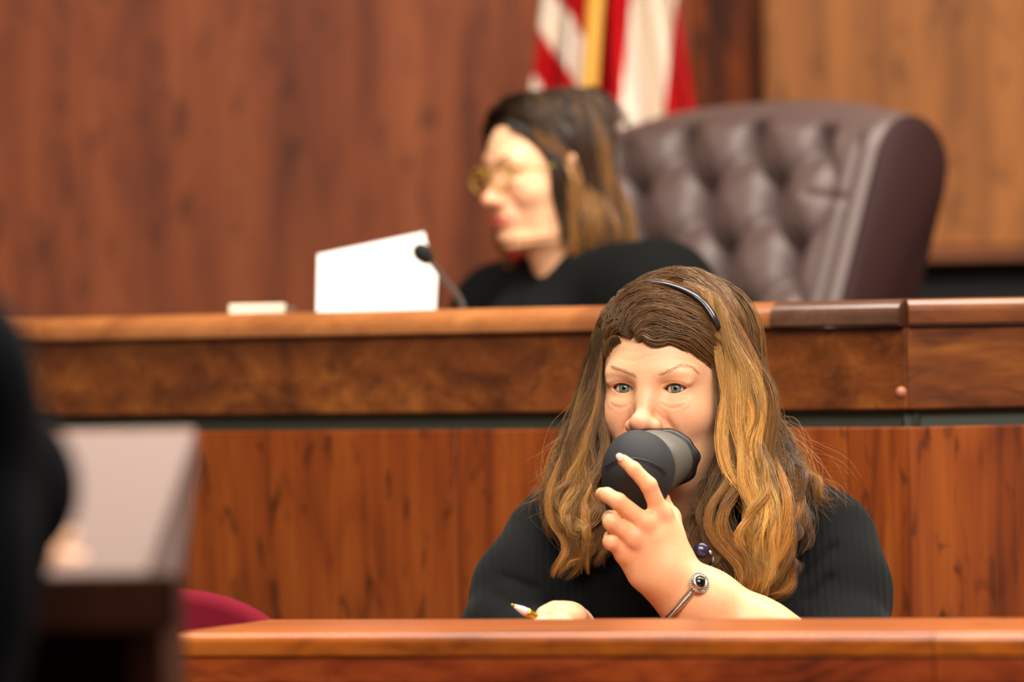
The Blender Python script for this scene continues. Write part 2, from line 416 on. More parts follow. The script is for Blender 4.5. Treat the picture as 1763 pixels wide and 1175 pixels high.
for a, b in zip(cuts, cuts[1:]):
    slab('front_panel', along(a + .0008), along(b - .0008), .02, z_pt, .03, M['bench_panel'], bench, .002, 1, off=.004)
slab('front_panel', S0 + dir2 * .001, E2, .02, z_pt, .03, M['bench_panel'], bench, .002, 1, off=.004)
z_desk = z_nt - .075
slab('desk_top', Lx, S0, z_desk - .03, z_desk, .42, M['nosing'], bench, .003, off=.07)
slab('desk_top', S0, E2, z_desk - .03, z_desk, .42, M['nosing'], bench, .003, off=.07)
pg = at(1549, 676, YR)
V, F = lathe([(.0005, .0), (.007, 0), (.0075, -.004), (.006, -.008), (.003, -.010), (.0005, -.0105)], (*(on_front(1549) - np.array((0, -.002))), pg[2]), (-dirv[1] * -1, dirv[0] * 1, 0), 16)
MB().add(V, F).build('plug', M['plug'], bench)

# ------------------------------------------------------------------ reporter's desk in front
D0 = at(288, 1092, 6.30); zd = D0[2]
YDr = depth_for(1612, 1090, zd); D1 = at(1612, 1090, YDr)
dd = (D1 - D0)[:2]; dd /= np.linalg.norm(dd); dn = np.array((-dd[1], dd[0]))
ang = math.atan2(dd[1], dd[0]) + math.radians(.6); d3 = np.array((math.cos(ang), math.sin(ang))); D2 = D1[:2] + d3 * .9
desk = empty('reporter_desk', (D0[0], D0[1] + .2, 0))
tag(desk, 'reddish wooden desk with raised ledge in front of woman holding mask', 'desk')
def prism(name, A, B, prof, mat, parent):
    A, B = np.array(A[:2]), np.array(B[:2]); d = (B - A) / np.linalg.norm(B - A); n = np.array((-d[1], d[0])); k = len(prof)
    bm = bmesh.new(); vs = [bm.verts.new((*(p + n * o), z)) for p in (A, B) for o, z in prof]
    for i in range(k): bm.faces.new([vs[i], vs[i + k], vs[(i + 1) % k + k], vs[(i + 1) % k]])
    bm.faces.new(vs[:k]); bm.faces.new(vs[k:][::-1]); bmesh.ops.recalc_face_normals(bm, faces=bm.faces)
    me = bpy.data.meshes.new(name); bm.to_mesh(me); bm.free(); return link(name, me, mat, parent, False)
rnd = lambda r, z1, o: [(o + r - r * math.cos(t), z1 - r + r * math.sin(t)) for t in np.linspace(0, math.pi / 2, 6)]
for A, B in ((D0[:2] + dd * .001, D1[:2] - dd * .0006), (D1[:2] + d3 * .0006, D2)):
    prism('ledge_top', A, B, [(.30, zd - .022), (-.012, zd - .022)] + rnd(.008, zd, -.014) + [(.30, zd)], M['desk_wood'], desk)
    prism('apron', A, B, [(.03, zd - .050), (-.010, zd - .050), (-.010, zd - .026), (-.007, zd - .0225), (.03, zd - .0225)], M['desk_dark'], desk)
    prism('front_panel', A, B, [(.03, .02), (-.004, .02), (-.004, zd - .051), (.03, zd - .051)], M['desk_dark'], desk)
    prism('inner_panel', A, B, [(.30, .02), (.28, .02), (.28, zd - .031), (.30, zd - .031)], M['desk_dark'], desk)
prism('work_surface', D0[:2] + dd * .03, D1[:2] - dd * .03, [(.30, zd - .16), (.30, zd - .13), (.60, zd - .13), (.60, zd - .16)], M['desk_wood'], desk)
prism('end_panel', D0[:2] - dd * .018, D0[:2], [(.0, .02), (.0, zd - .032), (.30, zd - .032), (.30, .02)], M['desk_dark'], desk)

# ------------------------------------------------------------------ judge's tufted chair
th = math.radians(53); Fv = np.array((-math.sin(th), -math.cos(th), 0)); Rv = np.array((math.cos(th), -math.sin(th), 0)); Uv = np.array((0, 0, 1.0))
edge = at(1486, 330, 8.78)                                # front edge of the near side
CWD, RR = .68, .072
ctr = edge - Rv * CWD / 2
zseat = .78; ztop = at(1330, 178, 8.95)[2]
ctr_seat = np.array((ctr[0], ctr[1], zseat)) + Fv * math.tan(math.radians(19)) * (edge[2] - zseat)
chair = empty('judge_chair', (ctr_seat[0], ctr_seat[1], .3))
tag(chair, 'high-backed burgundy leather chair with button tufting behind the judge', 'chair')
lean = math.radians(19); Lv = Uv * math.cos(lean) - Fv * math.sin(lean); Nv = Fv * math.cos(lean) + Uv * math.sin(lean)
H = (ztop - zseat) / math.cos(lean) - RR * .6
DU, DV = .162, .100
brow = at(1375, 234, 8.9); v_top = (brow[2] - zseat) / math.cos(lean)       # height of the top button row
# column phase from the photo's near button of that row
u_top = (np.dot(at(1375, 234, 8.86) - ctr_seat, Rv))
def tuft(u, v):
    """depth of the padding: sharp pleats between staggered buttons, deep at each button"""
    b = (v_top - v) / DV; a = (u - u_top) / DU
    p, q = a + b / 2, a - b / 2                              # diamond lattice coordinates
    fp, fq = np.abs(p - np.round(p)), np.abs(q - np.round(q))
    pleat = np.minimum(fp, fq)
    puff = (np.clip(fp * 2, 0, 1) * np.clip(fq * 2, 0, 1)) ** .42
    d = -.007 * np.exp(-(pleat / .045) ** 2) + .030 * puff
    r2 = ((p - np.round(p)) ** 2 + (q - np.round(q)) ** 2)
    a0, b0 = (np.round(p) + np.round(q)) / 2, np.round(p) - np.round(q)
    d = d - .072 * np.exp(-((a - a0) * DU / .019) ** 2 - ((b - b0) * DV / .032) ** 2)
    hi = np.clip((v - (v_top + .012)) / .05, 0, 1); side = np.clip((np.abs(u) - (CWD / 2 - .085)) / .03, 0, 1)
    keep = (1 - hi) * (1 - side)
    g = -.014 * np.exp(-((np.abs(u) - (CWD / 2 - .034)) / .006) ** 2) * (1 - hi)
    g = g - .008 * np.exp(-((v - (v_top - DV)) / .005) ** 2) * np.clip((np.abs(u) - (CWD / 2 - .11)) / .02, 0, 1) * (1 - np.clip((np.abs(u) - (CWD / 2 - .034)) / .01, 0, 1))
    return d * keep + .006 * (1 - keep) + g
nu, nv, na = 120, 150, 16
us = np.linspace(-CWD / 2, CWD / 2, nu); V = []
for u in us:
    k = abs(u) / (CWD / 2); drop = .034 * k ** 2.4
    Hh = H - drop; rowp = []
    edge_r = max(0, (k - .95) / .05) ** 2 * .012
    for v in np.linspace(0, Hh, nv): rowp.append((v, float(tuft(np.array(u), np.array(v))) - edge_r))
    for t in np.linspace(0, math.pi, na)[1:-1]: rowp.append((Hh + RR * math.sin(t) * 1.0, -RR + RR * math.cos(t) + (.006 - edge_r) * max(0, math.cos(t)) - edge_r * 0))
    for v in np.linspace(Hh, 0, 20): rowp.append((v, -2 * RR))
    V += [ctr_seat + Rv * u + Lv * v + Nv * n for v, n in rowp]
m_ = nv + na - 2 + 20; V = np.array(V)
ii, jj = np.meshgrid(np.arange(nu - 1), np.arange(m_ - 1), indexing='ij'); a = (ii * m_ + jj).ravel()
Q = np.stack([a, a + m_, a + m_ + 1, a + 1], 1)
backo = mesh_np('backrest', V, Q, M['leather'], chair)
for s, e in ((-1, 0), (1, nu - 1)):
    ring = V[e * m_:(e + 1) * m_]; c0 = ring.mean(0)
    P = [p + Rv * s * .010 * (1 if 1 else 0) for p in ring]
    mb = MB(); n0 = len(ring); cen = c0 + Rv * s * .012
    inner = [c0 + (p - c0) * .94 + Rv * s * .012 for p in ring]
    Vv = list(ring) + inner + [cen]
    Ff = [(i, (i + 1) % n0, n0 + (i + 1) % n0, n0 + i) for i in range(n0)] + [(n0 + i, n0 + (i + 1) % n0, 2 * n0) for i in range(n0)]
    mb.add(Vv, Ff).build('side_panel', M['leather_shaded'], chair)
# one small covered button per tuft
me_b = None
for i in range(0, 6):
    for j in range(-6, 7):
        u = u_top + (j + (.5 if i % 2 else 0)) * DU; v = v_top - i * DV
        if abs(u) > CWD / 2 - .09: continue
        c = ctr_seat + Rv * u + Lv * v + Nv * (float(tuft(np.array(u), np.array(v))) + .001)
        if me_b is None:
            Vb, Fb = lathe([(.0005, .006), (.006, .005), (.009, .001), (.009, -.003)], (0, 0, 0), Nv, 12)
            bo = MB().add(Vb, Fb).build('button', M['leather_shaded'], None); me_b = bo.data  # dark leather copy paints the shade in the button pits
        else:
            bo = bpy.data.objects.new('button', me_b); COL.objects.link(bo)
        bo.location = c; bo.parent = chair; bpy.context.view_layer.update(); bo.matrix_parent_inverse = chair.matrix_world.inverted()
rotc = Matrix(((Rv[0], -Fv[0], 0), (Rv[1], -Fv[1], 0), (0, 0, 1)))
cs = Vector(ctr_seat)
box('seat', cs + Vector(Fv) * .27 + Vector((0, 0, -.05)), (.60, .56, .13), M['leather'], chair, .045, rotc, 4)
for s in (-1, 1):
    box('armrest', cs + Vector(Rv) * s * .33 + Vector(Fv) * .25 + Vector((0, 0, .17)), (.075, .44, .06), M['leather'], chair, .025, rotc, 3)
    box('arm_support', cs + Vector(Rv) * s * .33 + Vector(Fv) * .28 + Vector((0, 0, .03)), (.05, .12, .23), M['leather_shaded'], chair, .012, rotc)
V, F = tube([cs + Vector(Fv) * .25 + Vector((0, 0, z)) for z in (-.36, -.25, -.11)], [.035, .03, .03], 16)
MB().add(V, F).build('pedestal', M['black_metal'], chair)
for k in range(5):
    a = 2 * math.pi * k / 5; b0 = cs + Vector(Fv) * .25
    V, F = tube([b0 + Vector((0, 0, -.35)), b0 + Vector((math.cos(a) * .3, math.sin(a) * .3, -.42))], [.028, .018], 10)
    MB().add(V, F).build('base_arm', M['black_metal'], chair)
    V, F = lathe([(.012, -.015), (.028, -.013), (.028, .013), (.012, .015)], b0 + Vector((math.cos(a) * .3, math.sin(a) * .3, -.452)), (-math.sin(a), math.cos(a), 0), 14)
    MB().add(V, F).build('caster', M['black_metal'], chair)

# ------------------------------------------------------------------ flag on its pole
YF = 9.75
flag = empty('flag_on_pole', (at(1075, 100, YF)[0], YF, .3))
tag(flag, 'red and white striped flag with gold fringe hanging behind the judge', 'flag')
z_lo, z_hi = .95, 2.06
RED, WHT = np.array(srgb(176, 8, 18)), np.array(srgb(236, 222, 204))
ns, nz = 240, 160
V = []; C = []
def bnd(py, a, b): return a + (b - a) * py / 180.0       # an edge that spreads downwards as the cloth hangs
for i in range(ns):
    s = i / (ns - 1)
    for j in range(nz):
        z = z_lo + (z_hi - z_lo) * j / (nz - 1)
        py = CH / 2 - (z - CAMZ) * FPX / YF
        gather = np.clip((z - 1.86) / .2, 0, 1)
        xl, xr = bnd(py, 934, 911), bnd(py, 1163, 1192)
        px = xl + (xr - xl) * s; px = px + (1075 - px) * gather * .7
        fold = .045 * math.sin(s * 17.5 + .6) + .02 * math.sin(s * 41 + z * 1.5)
        fold *= (1 - .6 * gather)
        p = at(px, py, YF); V.append((p[0], YF - .05 + fold, z))
        px0 = xl + (xr - xl) * s
        g = bnd(py, 1024, 1010)
        if px0 < g:
            # the left fold: bias-cut stripes
            t = (px0 - 934) * 1.25 - py * .80
            band = (t + 168) / 78.0 - .55
            red = (math.floor(band) % 2 == 0)
        else:
            e1, e2 = bnd(py, 1086, 1068), bnd(py, 1161, 1144)
            red = px0 < e1 or px0 > e2
        C.append(RED if red else WHT)
ii, jj = np.meshgrid(np.arange(ns - 1), np.arange(nz - 1), indexing='ij'); a = (ii * nz + jj).ravel()
cl = mesh_np('cloth', np.array(V), np.stack([a, a + nz, a + nz + 1, a + 1], 1), M['flag'], flag, True, np.array(C))
sm = cl.modifiers.new('thick', 'SOLIDIFY'); sm.thickness = .002
mb = MB()
for k in range(150):                                     # twisted tassels of the fringe
    z = 1.0 + k * .0068; py = CH / 2 - (z - CAMZ) * FPX / YF
    a0 = at(bnd(py, 1012, 998), py, YF - .115); b0 = at(bnd(py, 1039, 1026), py + 3, YF - .12)
    V, F = tube([a0, (a0 + b0) / 2 + (0, -.003, 0), b0], [.0042, .005, .0035], 6); mb.add(V, F)
mb.build('fringe', M['gold'], flag)
pb = at(1078, 300, YF + .06)
V, F = tube([(pb[0], YF + .06, .32), (pb[0], YF + .06, 2.15)], .014, 16); MB().add(V, F).build('pole', M['brass'], flag)
V, F = lathe([(.13, 0), (.13, .02), (.05, .05), (.02, .09)], (pb[0], YF + .06, .3), (0, 0, 1)); MB().add(V, F).build('stand', M['brass'], flag)
V, F = lathe([(.003, 0), (.02, .01), (.028, .04), (.012, .09), (.002, .14)], (pb[0], YF + .06, 2.15), (0, 0, 1)); MB().add(V, F).build('finial', M['brass'], flag)

# ------------------------------------------------------------------ things on the bench
def Yb(px): return float(on_front(px)[1])
Yp = Yb(640) + .20
stack = empty('document', tuple(at(645, 540, Yp)))
tag(stack, 'bright white paper document held upright on bench before the judge', 'document')
zd_ = z_desk + .001
for k, (pts, dy) in enumerate(((((541, 545), (744, 545), (753, 466), (738, 440), (735, 420), (730, 399), (546, 438)), 0.0),
                               (((560, 545), (738, 545), (742, 470), (728, 410), (560, 446)), .006),
                               (((552, 545), (735, 545), (738, 480), (722, 425), (556, 452)), .013))):
    f = [at(x, y, Yp + dy) for x, y in pts]
    for q in f:
        if q[2] < at(640, 540, Yp)[2]: q[2] = zd_
    for q in f: q[1] += .10 * (q[2] - zd_)                # the sheets lean away
    b_ = [q + (0, .0035, 0) for q in f]; n = len(f)
    MB().add(f + b_, [tuple(range(n)), tuple(range(n, 2 * n))[::-1]] + [(i, n + i, n + (i + 1) % n, (i + 1) % n) for i in range(n)]).build('sheet', M['paper'], stack, False)
bxY = Yb(440) + .15
b0, b1 = at(394, 524, bxY), at(490, 524, bxY)
card = empty('card_box', (b0[0], bxY, z_nt)); tag(card, 'small flat white box with brown end on judge bench', 'box')
hh = b0[2] - z_nt + .0
ctop = (b0[2] + b1[2]) / 2
box('carton', ((b0[0] + b1[0]) / 2, bxY + .02, (z_desk + ctop) / 2), (b1[0] - b0[0], .06, ctop - z_desk), M['box_card'], card, .002)
box('end_sleeve', (b1[0] + .0075, bxY + .022, (z_desk + ctop) / 2 - .002), (.014, .055, ctop - z_desk - .005), M['box_end'], card, .002)
Ym = Yb(760) + .20
mic = empty('gooseneck_microphone', tuple(at(797, 545, Ym))); tag(mic, 'black gooseneck microphone leaning over the judge bench by the papers', 'microphone')
mt, mbz = at(727, 436, Ym - .06), at(797, 530, Ym)
base = mbz.copy(); base[2] = z_desk
path = spline([base + (.004, 0, 0), mbz, at(768, 486, Ym - .02), at(745, 455, Ym - .045), mt], 26)
V, F = tube(path, np.linspace(.0046, .0035, 26), 12); MB().add(V, F).build('gooseneck', M['grey_metal'], mic)
ax = path[-1] - path[-4]
V, F = lathe([(.004, -.018), (.009, -.014), (.0115, -.004), (.0115, .004), (.008, .011), (.001, .014)], mt, ax, 20); MB().add(V, F).build('windscreen', M['foam'], mic)
V, F = lathe([(.045, 0), (.045, .008), (.03, .016), (.007, .02)], base, (0, 0, 1), 28); MB().add(V, F).build('base', M['black_metal'], mic)

# ------------------------------------------------------------------ maroon chair behind the desk
cY = 7.35
mc = empty('side_chair', (at(300, 1000, cY)[0], cY, 0)); tag(mc, 'maroon upholstered chair with rounded back peeking over the desk ledge', 'chair')
tp = at(268, 1014, cY); cx = at(255, 1000, cY)[0]; zt = tp[2]
V = []; prof = []
for t in np.linspace(0, math.pi, 25): prof.append((.205 * np.sign(math.cos(t)) * abs(math.cos(t)) ** .8, zt - .17 + .17 * math.sin(t) ** .9))
prof += [(-.195, .62), (-.16, .55), (.16, .55), (.195, .62)]
bm = bmesh.new(); a_ = [bm.verts.new((cx + x, cY - .02 + (x / .2) ** 2 * -.03, z)) for x, z in prof]; b_ = [bm.verts.new((cx + x, cY + .035 + (x / .2) ** 2 * -.03, z)) for x, z in prof]
n = len(prof); bm.faces.new(a_); bm.faces.new(b_[::-1])
for i in range(n): bm.faces.new([a_[i], b_[i], b_[(i + 1) % n], a_[(i + 1) % n]])
bmesh.ops.recalc_face_normals(bm, faces=bm.faces)
ed = [e for e in bm.edges if len(e.link_faces) == 2 and any(len(f.verts) > 6 for f in e.link_faces)]
bmesh.ops.bevel(bm, geom=ed, offset=.018, segments=4, profile=.5, affect='EDGES')
me = bpy.data.meshes.new('backrest'); bm.to_mesh(me); bm.free(); link('backrest', me, M['maroon'], mc)
box('seat', (cx, cY - .22, .46), (.44, .42, .08), M['maroon'], mc, .03, None, 4)
for sx in (-1, 1):
    V, F = tube([(cx + sx * .16, cY + .05, .7), (cx + sx * .17, cY + .03, .45), (cx + sx * .19, cY + .05, .0)], .013, 10); MB().add(V, F).build('leg', M['black_metal'], mc)
    V, F = tube([(cx + sx * .19, cY - .38, .43), (cx + sx * .20, cY - .40, .0)], .013, 10); MB().add(V, F).build('leg', M['black_metal'], mc)

# ------------------------------------------------------------------ lectern and paper in the foreground
Yn, Yf = 4.72, 5.04
TR, BR = at(337, 733, Yf), at(262, 985, Yn)
lec = empty('lectern', (BR[0] - .25, Yn + .2, 0)); tag(lec, 'blurred dark wooden lectern with slanted top in the left foreground', 'lectern')
xl_, xr_ = BR[0] - .52, at(283, 1080, Yn)[0]
zn, zf = BR[2] - .012, TR[2] - .016
def P4(x0, x1, y0, y1, za, zb, t): return [(x0, y0, za - t), (x1, y0, za - t), (x1, y1, zb - t), (x0, y1, zb - t), (x0, y0, za), (x1, y0, za), (x1, y1, zb), (x0, y1, zb)]
hexa('slanted_top', P4(xl_, xr_ + .012, Yn - .012, Yf - .004, zn, zf, .022), M['lectern_wood'], lec, .004)
hexa('paper_lip', P4(xl_, xr_ + .012, Yn - .022, Yn - .010, zn + .012, zn + .012, .045), M['lectern_wood'], lec, .003)
for x0, x1 in ((xl_, xl_ + .02), (xr_ - .03, xr_)):
    hexa('side_panel', [(x0, Yn, .05), (x1, Yn, .05), (x1, Yf - .02, .05), (x0, Yf - .02, .05), (x0, Yn, zn - .023), (x1, Yn, zn - .023), (x1, Yf - .02, zf - .0245), (x0, Yf - .02, zf - .0245)], M['lectern_wood'], lec, .003)
hexa('back_panel', [(xl_ + .021, Yf - .04, .05), (xr_ - .031, Yf - .04, .05), (xr_ - .031, Yf - .022, .05), (xl_ + .021, Yf - .022, .05)] + [(xl_ + .021, Yf - .04, zf - .045), (xr_ - .031, Yf - .04, zf - .045), (xr_ - .031, Yf - .022, zf - .038), (xl_ + .021, Yf - .022, zf - .038)], M['lectern_wood'], lec, .002)
box('shelf', ((xl_ + xr_) / 2 - .005, (Yn + Yf) / 2 - .03, .72), (xr_ - xl_ - .055, .25, .018), M['lectern_wood'], lec, .002)
box('base', ((xl_ + xr_) / 2, (Yn + Yf) / 2, .026), (xr_ - xl_ + .05, .38, .048), M['lectern_wood'], lec, .006)
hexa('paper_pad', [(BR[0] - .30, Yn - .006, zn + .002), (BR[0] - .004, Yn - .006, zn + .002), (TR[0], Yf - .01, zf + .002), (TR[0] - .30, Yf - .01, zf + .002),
                   (BR[0] - .30, Yn - .006, zn + .012), (BR[0] - .004, Yn - .006, zn + .012), (TR[0], Yf - .01, zf + .014), (TR[0] - .30, Yf - .01, zf + .014)], M['dim_paper'], None, .002)
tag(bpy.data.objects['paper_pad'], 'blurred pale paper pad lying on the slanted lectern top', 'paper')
# ------------------------------------------------------------------ people: shared builders
def Rmat(yaw, pitch=0, roll=0):
    return np.array(Matrix.Rotation(math.radians(yaw), 3, 'Z') @ Matrix.Rotation(math.radians(pitch), 3, 'X') @ Matrix.Rotation(math.radians(roll), 3, 'Y'))
EYE_X, EYE_F, EYE_R = .0315, .0660, .0122
def head_mesh(h=.0016, wide=1.0, jowl=1.0, smile=0.0, closed=0.0, eye_dz=(0, 0), neck=True):
    """head in its own frame: x to picture right when facing the lens, -y forward, z up, origin on the axis at eye height"""
    S = SDF((-.100, -.135, -.215), (.100, .110, .130), h)
    e = lambda x, f, z, rx, rf, rz, k=.012, rot=None, cut=False: S.ell((x, -f, z), (rx, rf, rz), k, rot, cut)
    w = wide
    e(0, -.012, .040, .074 * w, .092, .078)                          # cranium
    e(0, .020, .016, .066 * w, .072, .070, .02)                      # brow and temples
    e(0, .018, -.032, .062 * w, .066, .058, .03)                     # mid face
    e(0, .030, -.074, .043 * w, .050, .038, .03)                     # jaw
    e(0, .066, -.096, .021, .019, .017, .022)                        # chin
    e(0, .066, -.063, .032, .028, .024, .02)                         # muzzle
    for s in (-1, 1):
        e(s * .038 * w, .052, -.032, .024, .027, .024, .02)          # cheek
        e(s * .037 * w, .022, -.076, .017, .030, .022, .025)         # jowl
        e(s * .024, .0745, .017, .027, .012, .010, .018)              # brow ridge
        e(s * .0735 * w, -.010, -.012, .007, .017, .031, .006, Rmat(s * 22, 12))
        e(s * .0795 * w, -.008, -.006, .005, .008, .014, .004, None, True)
    if jowl > 0: e(0,   .026, -.108, .040 * w, .038, .020 * jowl, .03)
    for s in (-1, 1):
        e(s * EYE_X, .095, -.001, .0185, .0175, .0115, .012, None, True)   # socket
        S.ell((s * EYE_X, -EYE_F, 0), (.0139,) * 3, .006)             # lids over the eyeball
        S.ell((s * .033, -.077, -.017), (.0135, .0055, .0050), .006)  # bag
        S.ell((s * .034, -.0785, .0095), (.0165, .0055, .0042), .006, Rmat(0, 0, s * 10))  # hooded fold
    S.cone((0, -.082, .004), (0, -.099, -.033), .0075, .0090, .012)   # nose
    S.ell((0, -.1050, -.0385), (.0132, .0115, .0106), .008)
    for s in (-1, 1):
        e(s * .0150, .0945, -.0420, .0092, .0115, .0086, .006)
        e(s * .0062, .0985, -.0505, .0038, .0062, .0030, .003, None, True)
        e(s * .030, .087, -.050, .0035, .012, .018, .010, Rmat(0, 0, -s * 28), True)   # nasolabial fold
    cz = .0015 * smile
    e(0, .0905, -.0655, .021 + .004 * smile, .0085, .0042, .005)     # lips
    e(0, .0900, -.0745, .018 + .004 * smile, .0090, .0055, .005)
    S.cone((-.024, -.087, -.0695 + cz * 3), (0, -.101, -.0700), .0011, .0014, .003, True)
    S.cone((.024, -.087, -.0695 + cz * 3), (0, -.101, -.0700), .0011, .0014, .003, True)
    if neck:
        S.cone((0, .022, -.055), (0, .040, -.200), .051, .054, .03)
        S.cone((0, -.005, -.095), (0, .012, -.200), .036, .040, .03)
    # almond openings
    ht = .0057 * (1 - closed)
    for i, s in enumerate((-1, 1)):
        def almond(X, Y, Z, s=s):
            x = (X - s * EYE_X); z = Z - .0004 - s * x * .05
            a = .0140; up = ht * 1.0; lo = .0048 * (1 - closed)
            ru = (a * a + up * up) / (2 * up); rl = (a * a + lo * lo) / (2 * lo)
            d = np.maximum(np.sqrt(x ** 2 + (z - up + ru) ** 2) - ru, np.sqrt(x ** 2 + (z + lo - rl) ** 2) - rl)
            return np.maximum(d, Y + (EYE_F + .001)) + 0 * Y
        if closed < .9:
            S.field(almond, (s * EYE_X - .02, -.13, -.015), (s * EYE_X + .02, -.05, .015), .0012, True)
    return S.mesh(1)
def g3(V, c, r):
    d = (V - np.array(c)) / np.array(r); return np.exp(-(d ** 2).sum(1))
def skin_tint(V, base, flush):
    """pigment: rosy nose, cheeks and lids on the base tone"""
    base, flush = np.array(base), np.array(flush)
    a = .55 * g3(V, (0, -.112, -.040), (.016, .02, .014)) + .35 * g3(V, (0, -.100, -.016), (.007, .02, .010))
    for s in (-1, 1):
        a = a + .30 * g3(V, (s * .042, -.075, -.035), (.022, .03, .018)) + .12 * g3(V, (s * EYE_X, -.080, -.002), (.018, .02, .008)) + .25 * g3(V, (s * .075, .01, -.01), (.02, .03, .03))
    a = a + .22 * g3(V, (-.004, -.09, .034), (.014, .03, .006))
    a = np.clip(a, 0, 1)[:, None]
    return base * (1 - a) + flush * a
def eyeball_part(c, gaze, name, parent, iris_col, scale=1.0):
    g = np.array(gaze, float); g /= np.linalg.norm(g)
    u = np.cross(g, (0, 0, 1)); u /= np.linalg.norm(u); v = np.cross(g, u)
    V, F, C = [], [], []; n = 32; ths = np.concatenate([np.linspace(0, .62, 26), np.linspace(.68, 2.2, 14)])
    for t in ths:
        rr = EYE_R * scale * (1 + .05 * math.exp(-(t / .38) ** 2))
        for k in range(n):
            a = 2 * math.pi * k / n
            V.append(np.array(c) + rr * (math.cos(t) * g + math.sin(t) * (math.cos(a) * u + math.sin(a) * v)))
            if t < .18: col = np.array((.006, .006, .006))
            elif t < .47: col = np.array(iris_col) * (.75 + .5 * (math.sin(a * 11) * .5 + .5) * .6) * (1.15 - .3 * abs(t - .3) / .15)
            elif t < .53: col = np.array(iris_col) * .22
            else: col = np.array((.74, .66, .60))
            C.append(col)
    m = len(ths)
    Q = [(i * n + k, i * n + (k + 1) % n, (i + 1) * n + (k + 1) % n, (i + 1) * n + k) for i in range(m - 1) for k in range(n)]
    return mesh_np(name, np.array(V), np.array(Q)[:, ::-1], M['eye'], parent, True, np.array(C))

class Strands:
    """many thin tapering three-sided hairs in one mesh, coloured root to tip"""
    def __init__(s): s.P = []; s.R = []; s.C = []
    def add(s, P, R, C): s.P.append(P); s.R.append(R); s.C.append(C)          # (n,m,3) (n,m) (n,m,3)
    def lock(s, pts, rad, n, c0, c1, r=.00042, m=22, amp=0.0, freq=2.0, ph=None, flat=.55, stray=.12, tipsplay=.35, cv=.16, wamp=.004, len_var=.15, start=0.0):
        """a lock along the spline pts; rad: radii along it"""
        G = spline(pts, m); t = np.linspace(0, 1, m)
        R = np.interp(t, np.linspace(0, 1, len(rad)), rad)
        T = np.gradient(G, axis=0); T /= np.linalg.norm(T, axis=1)[:, None] + 1e-9
        e2 = np.array((0, -1.0, 0)); e1 = np.cross(T, e2); e1 /= np.linalg.norm(e1, axis=1)[:, None] + 1e-9
        e2v = np.cross(e1, T)
        ph = rng.uniform(0, 6.28) if ph is None else ph
        G = G + e1 * (amp * np.sin(6.283 * freq * t + ph) * np.minimum(1, t * 2.5))[:, None] + e2v * (amp * .5 * np.cos(6.283 * freq * t + ph) * np.minimum(1, t * 2.5))[:, None]
        a = rng.uniform(0, 6.283, n); q = np.sqrt(rng.uniform(0, 1, n)); x = q * np.cos(a); y = q * np.sin(a) * flat
        spread = R[None, :] * (1 + tipsplay * np.clip(t[None, :] - .7, 0, 1) / .3 * rng.normal(0, 1, n)[:, None])
        ox = x[:, None] * spread; oy = y[:, None] * spread
        # slow wander of each hair across its lock
        for f, w_ in ((1.0, 1.0), (2.3, .5)):
            ox = ox + stray * R[None, :] * w_ * np.sin(6.283 * (f * t[None, :] + rng.uniform(0, 1, n)[:, None])) * rng.normal(0, 1, n)[:, None]
            oy = oy + stray * .6 * R[None, :] * w_ * np.sin(6.283 * (f * t[None, :] + rng.uniform(0, 1, n)[:, None])) * rng.normal(0, 1, n)[:, None]
        ox = ox + (wamp * .3) * np.sin(6.283 * (3.3 * t[None, :] + rng.uniform(0, .25, n)[:, None])) * np.minimum(1, t * 2)[None, :]
        P = G[None] + e1[None] * ox[..., None] + e2v[None] * oy[..., None]
        # vary the length
        L = 1 - np.abs(rng.normal(0, len_var, n)); L = np.clip(L, .45, 1)
        t0 = rng.uniform(0, start, n)[:, None] if start else 0.0
        tt = (t0 + t[None, :] * (L[:, None] - t0)) * (m - 1); i0 = np.clip(tt.astype(int), 0, m - 2); fr = (tt - i0)[..., None]
        ar = np.arange(n)[:, None]; P = P[ar, i0] * (1 - fr) + P[ar, i0 + 1] * fr
        rr = r * rng.uniform(.6, 1.25, n)[:, None] * np.clip(1.15 - t[None, :] ** 3, .15, 1) * np.clip(.3 + 8 * t[None, :], 0, 1)
        mix = np.clip(t[None, :, None] ** 1.0, 0, 1)
        C = np.array(c0) * (1 - mix) + np.array(c1) * mix
        C = C * np.exp(rng.normal(0, cv, n))[:, None, None] * (1 + .05 * rng.normal(0, 1, (n, 1, 3)))
        s.add(P, rr, np.clip(C, 0.003, 1)); return s
    def build(s, name, mat, parent):
        Vs, Qs, Cs, off = [], [], [], 0
        for P, R, C in zip(s.P, s.R, s.C):
            n, m, _ = P.shape
            T = np.gradient(P, axis=1); T /= np.linalg.norm(T, axis=2)[..., None] + 1e-12
            ref = np.array((.31, -.9, .27)); A = np.cross(T, ref); A /= np.linalg.norm(A, axis=2)[..., None] + 1e-9; B = np.cross(T, A)
            ring = [P + R[..., None] * (math.cos(q) * A + math.sin(q) * B) for q in (0, 2.0944, 4.18879)]
            V = np.stack(ring, 2).reshape(-1, 3); Vs.append(V); Cs.append(np.repeat(C.reshape(-1, 3), 3, axis=0))
            i = (np.arange(n)[:, None] * m + np.arange(m - 1)[None, :]).ravel() * 3
            for k in range(3):
                k2 = (k + 1) % 3; Qs.append(np.stack([i + k, i + k2, i + 3 + k2, i + 3 + k], 1) + off)
            off += n * m * 3
        return mesh_np(name, np.vstack(Vs), np.vstack(Qs), mat, parent, True, np.vstack(Cs))

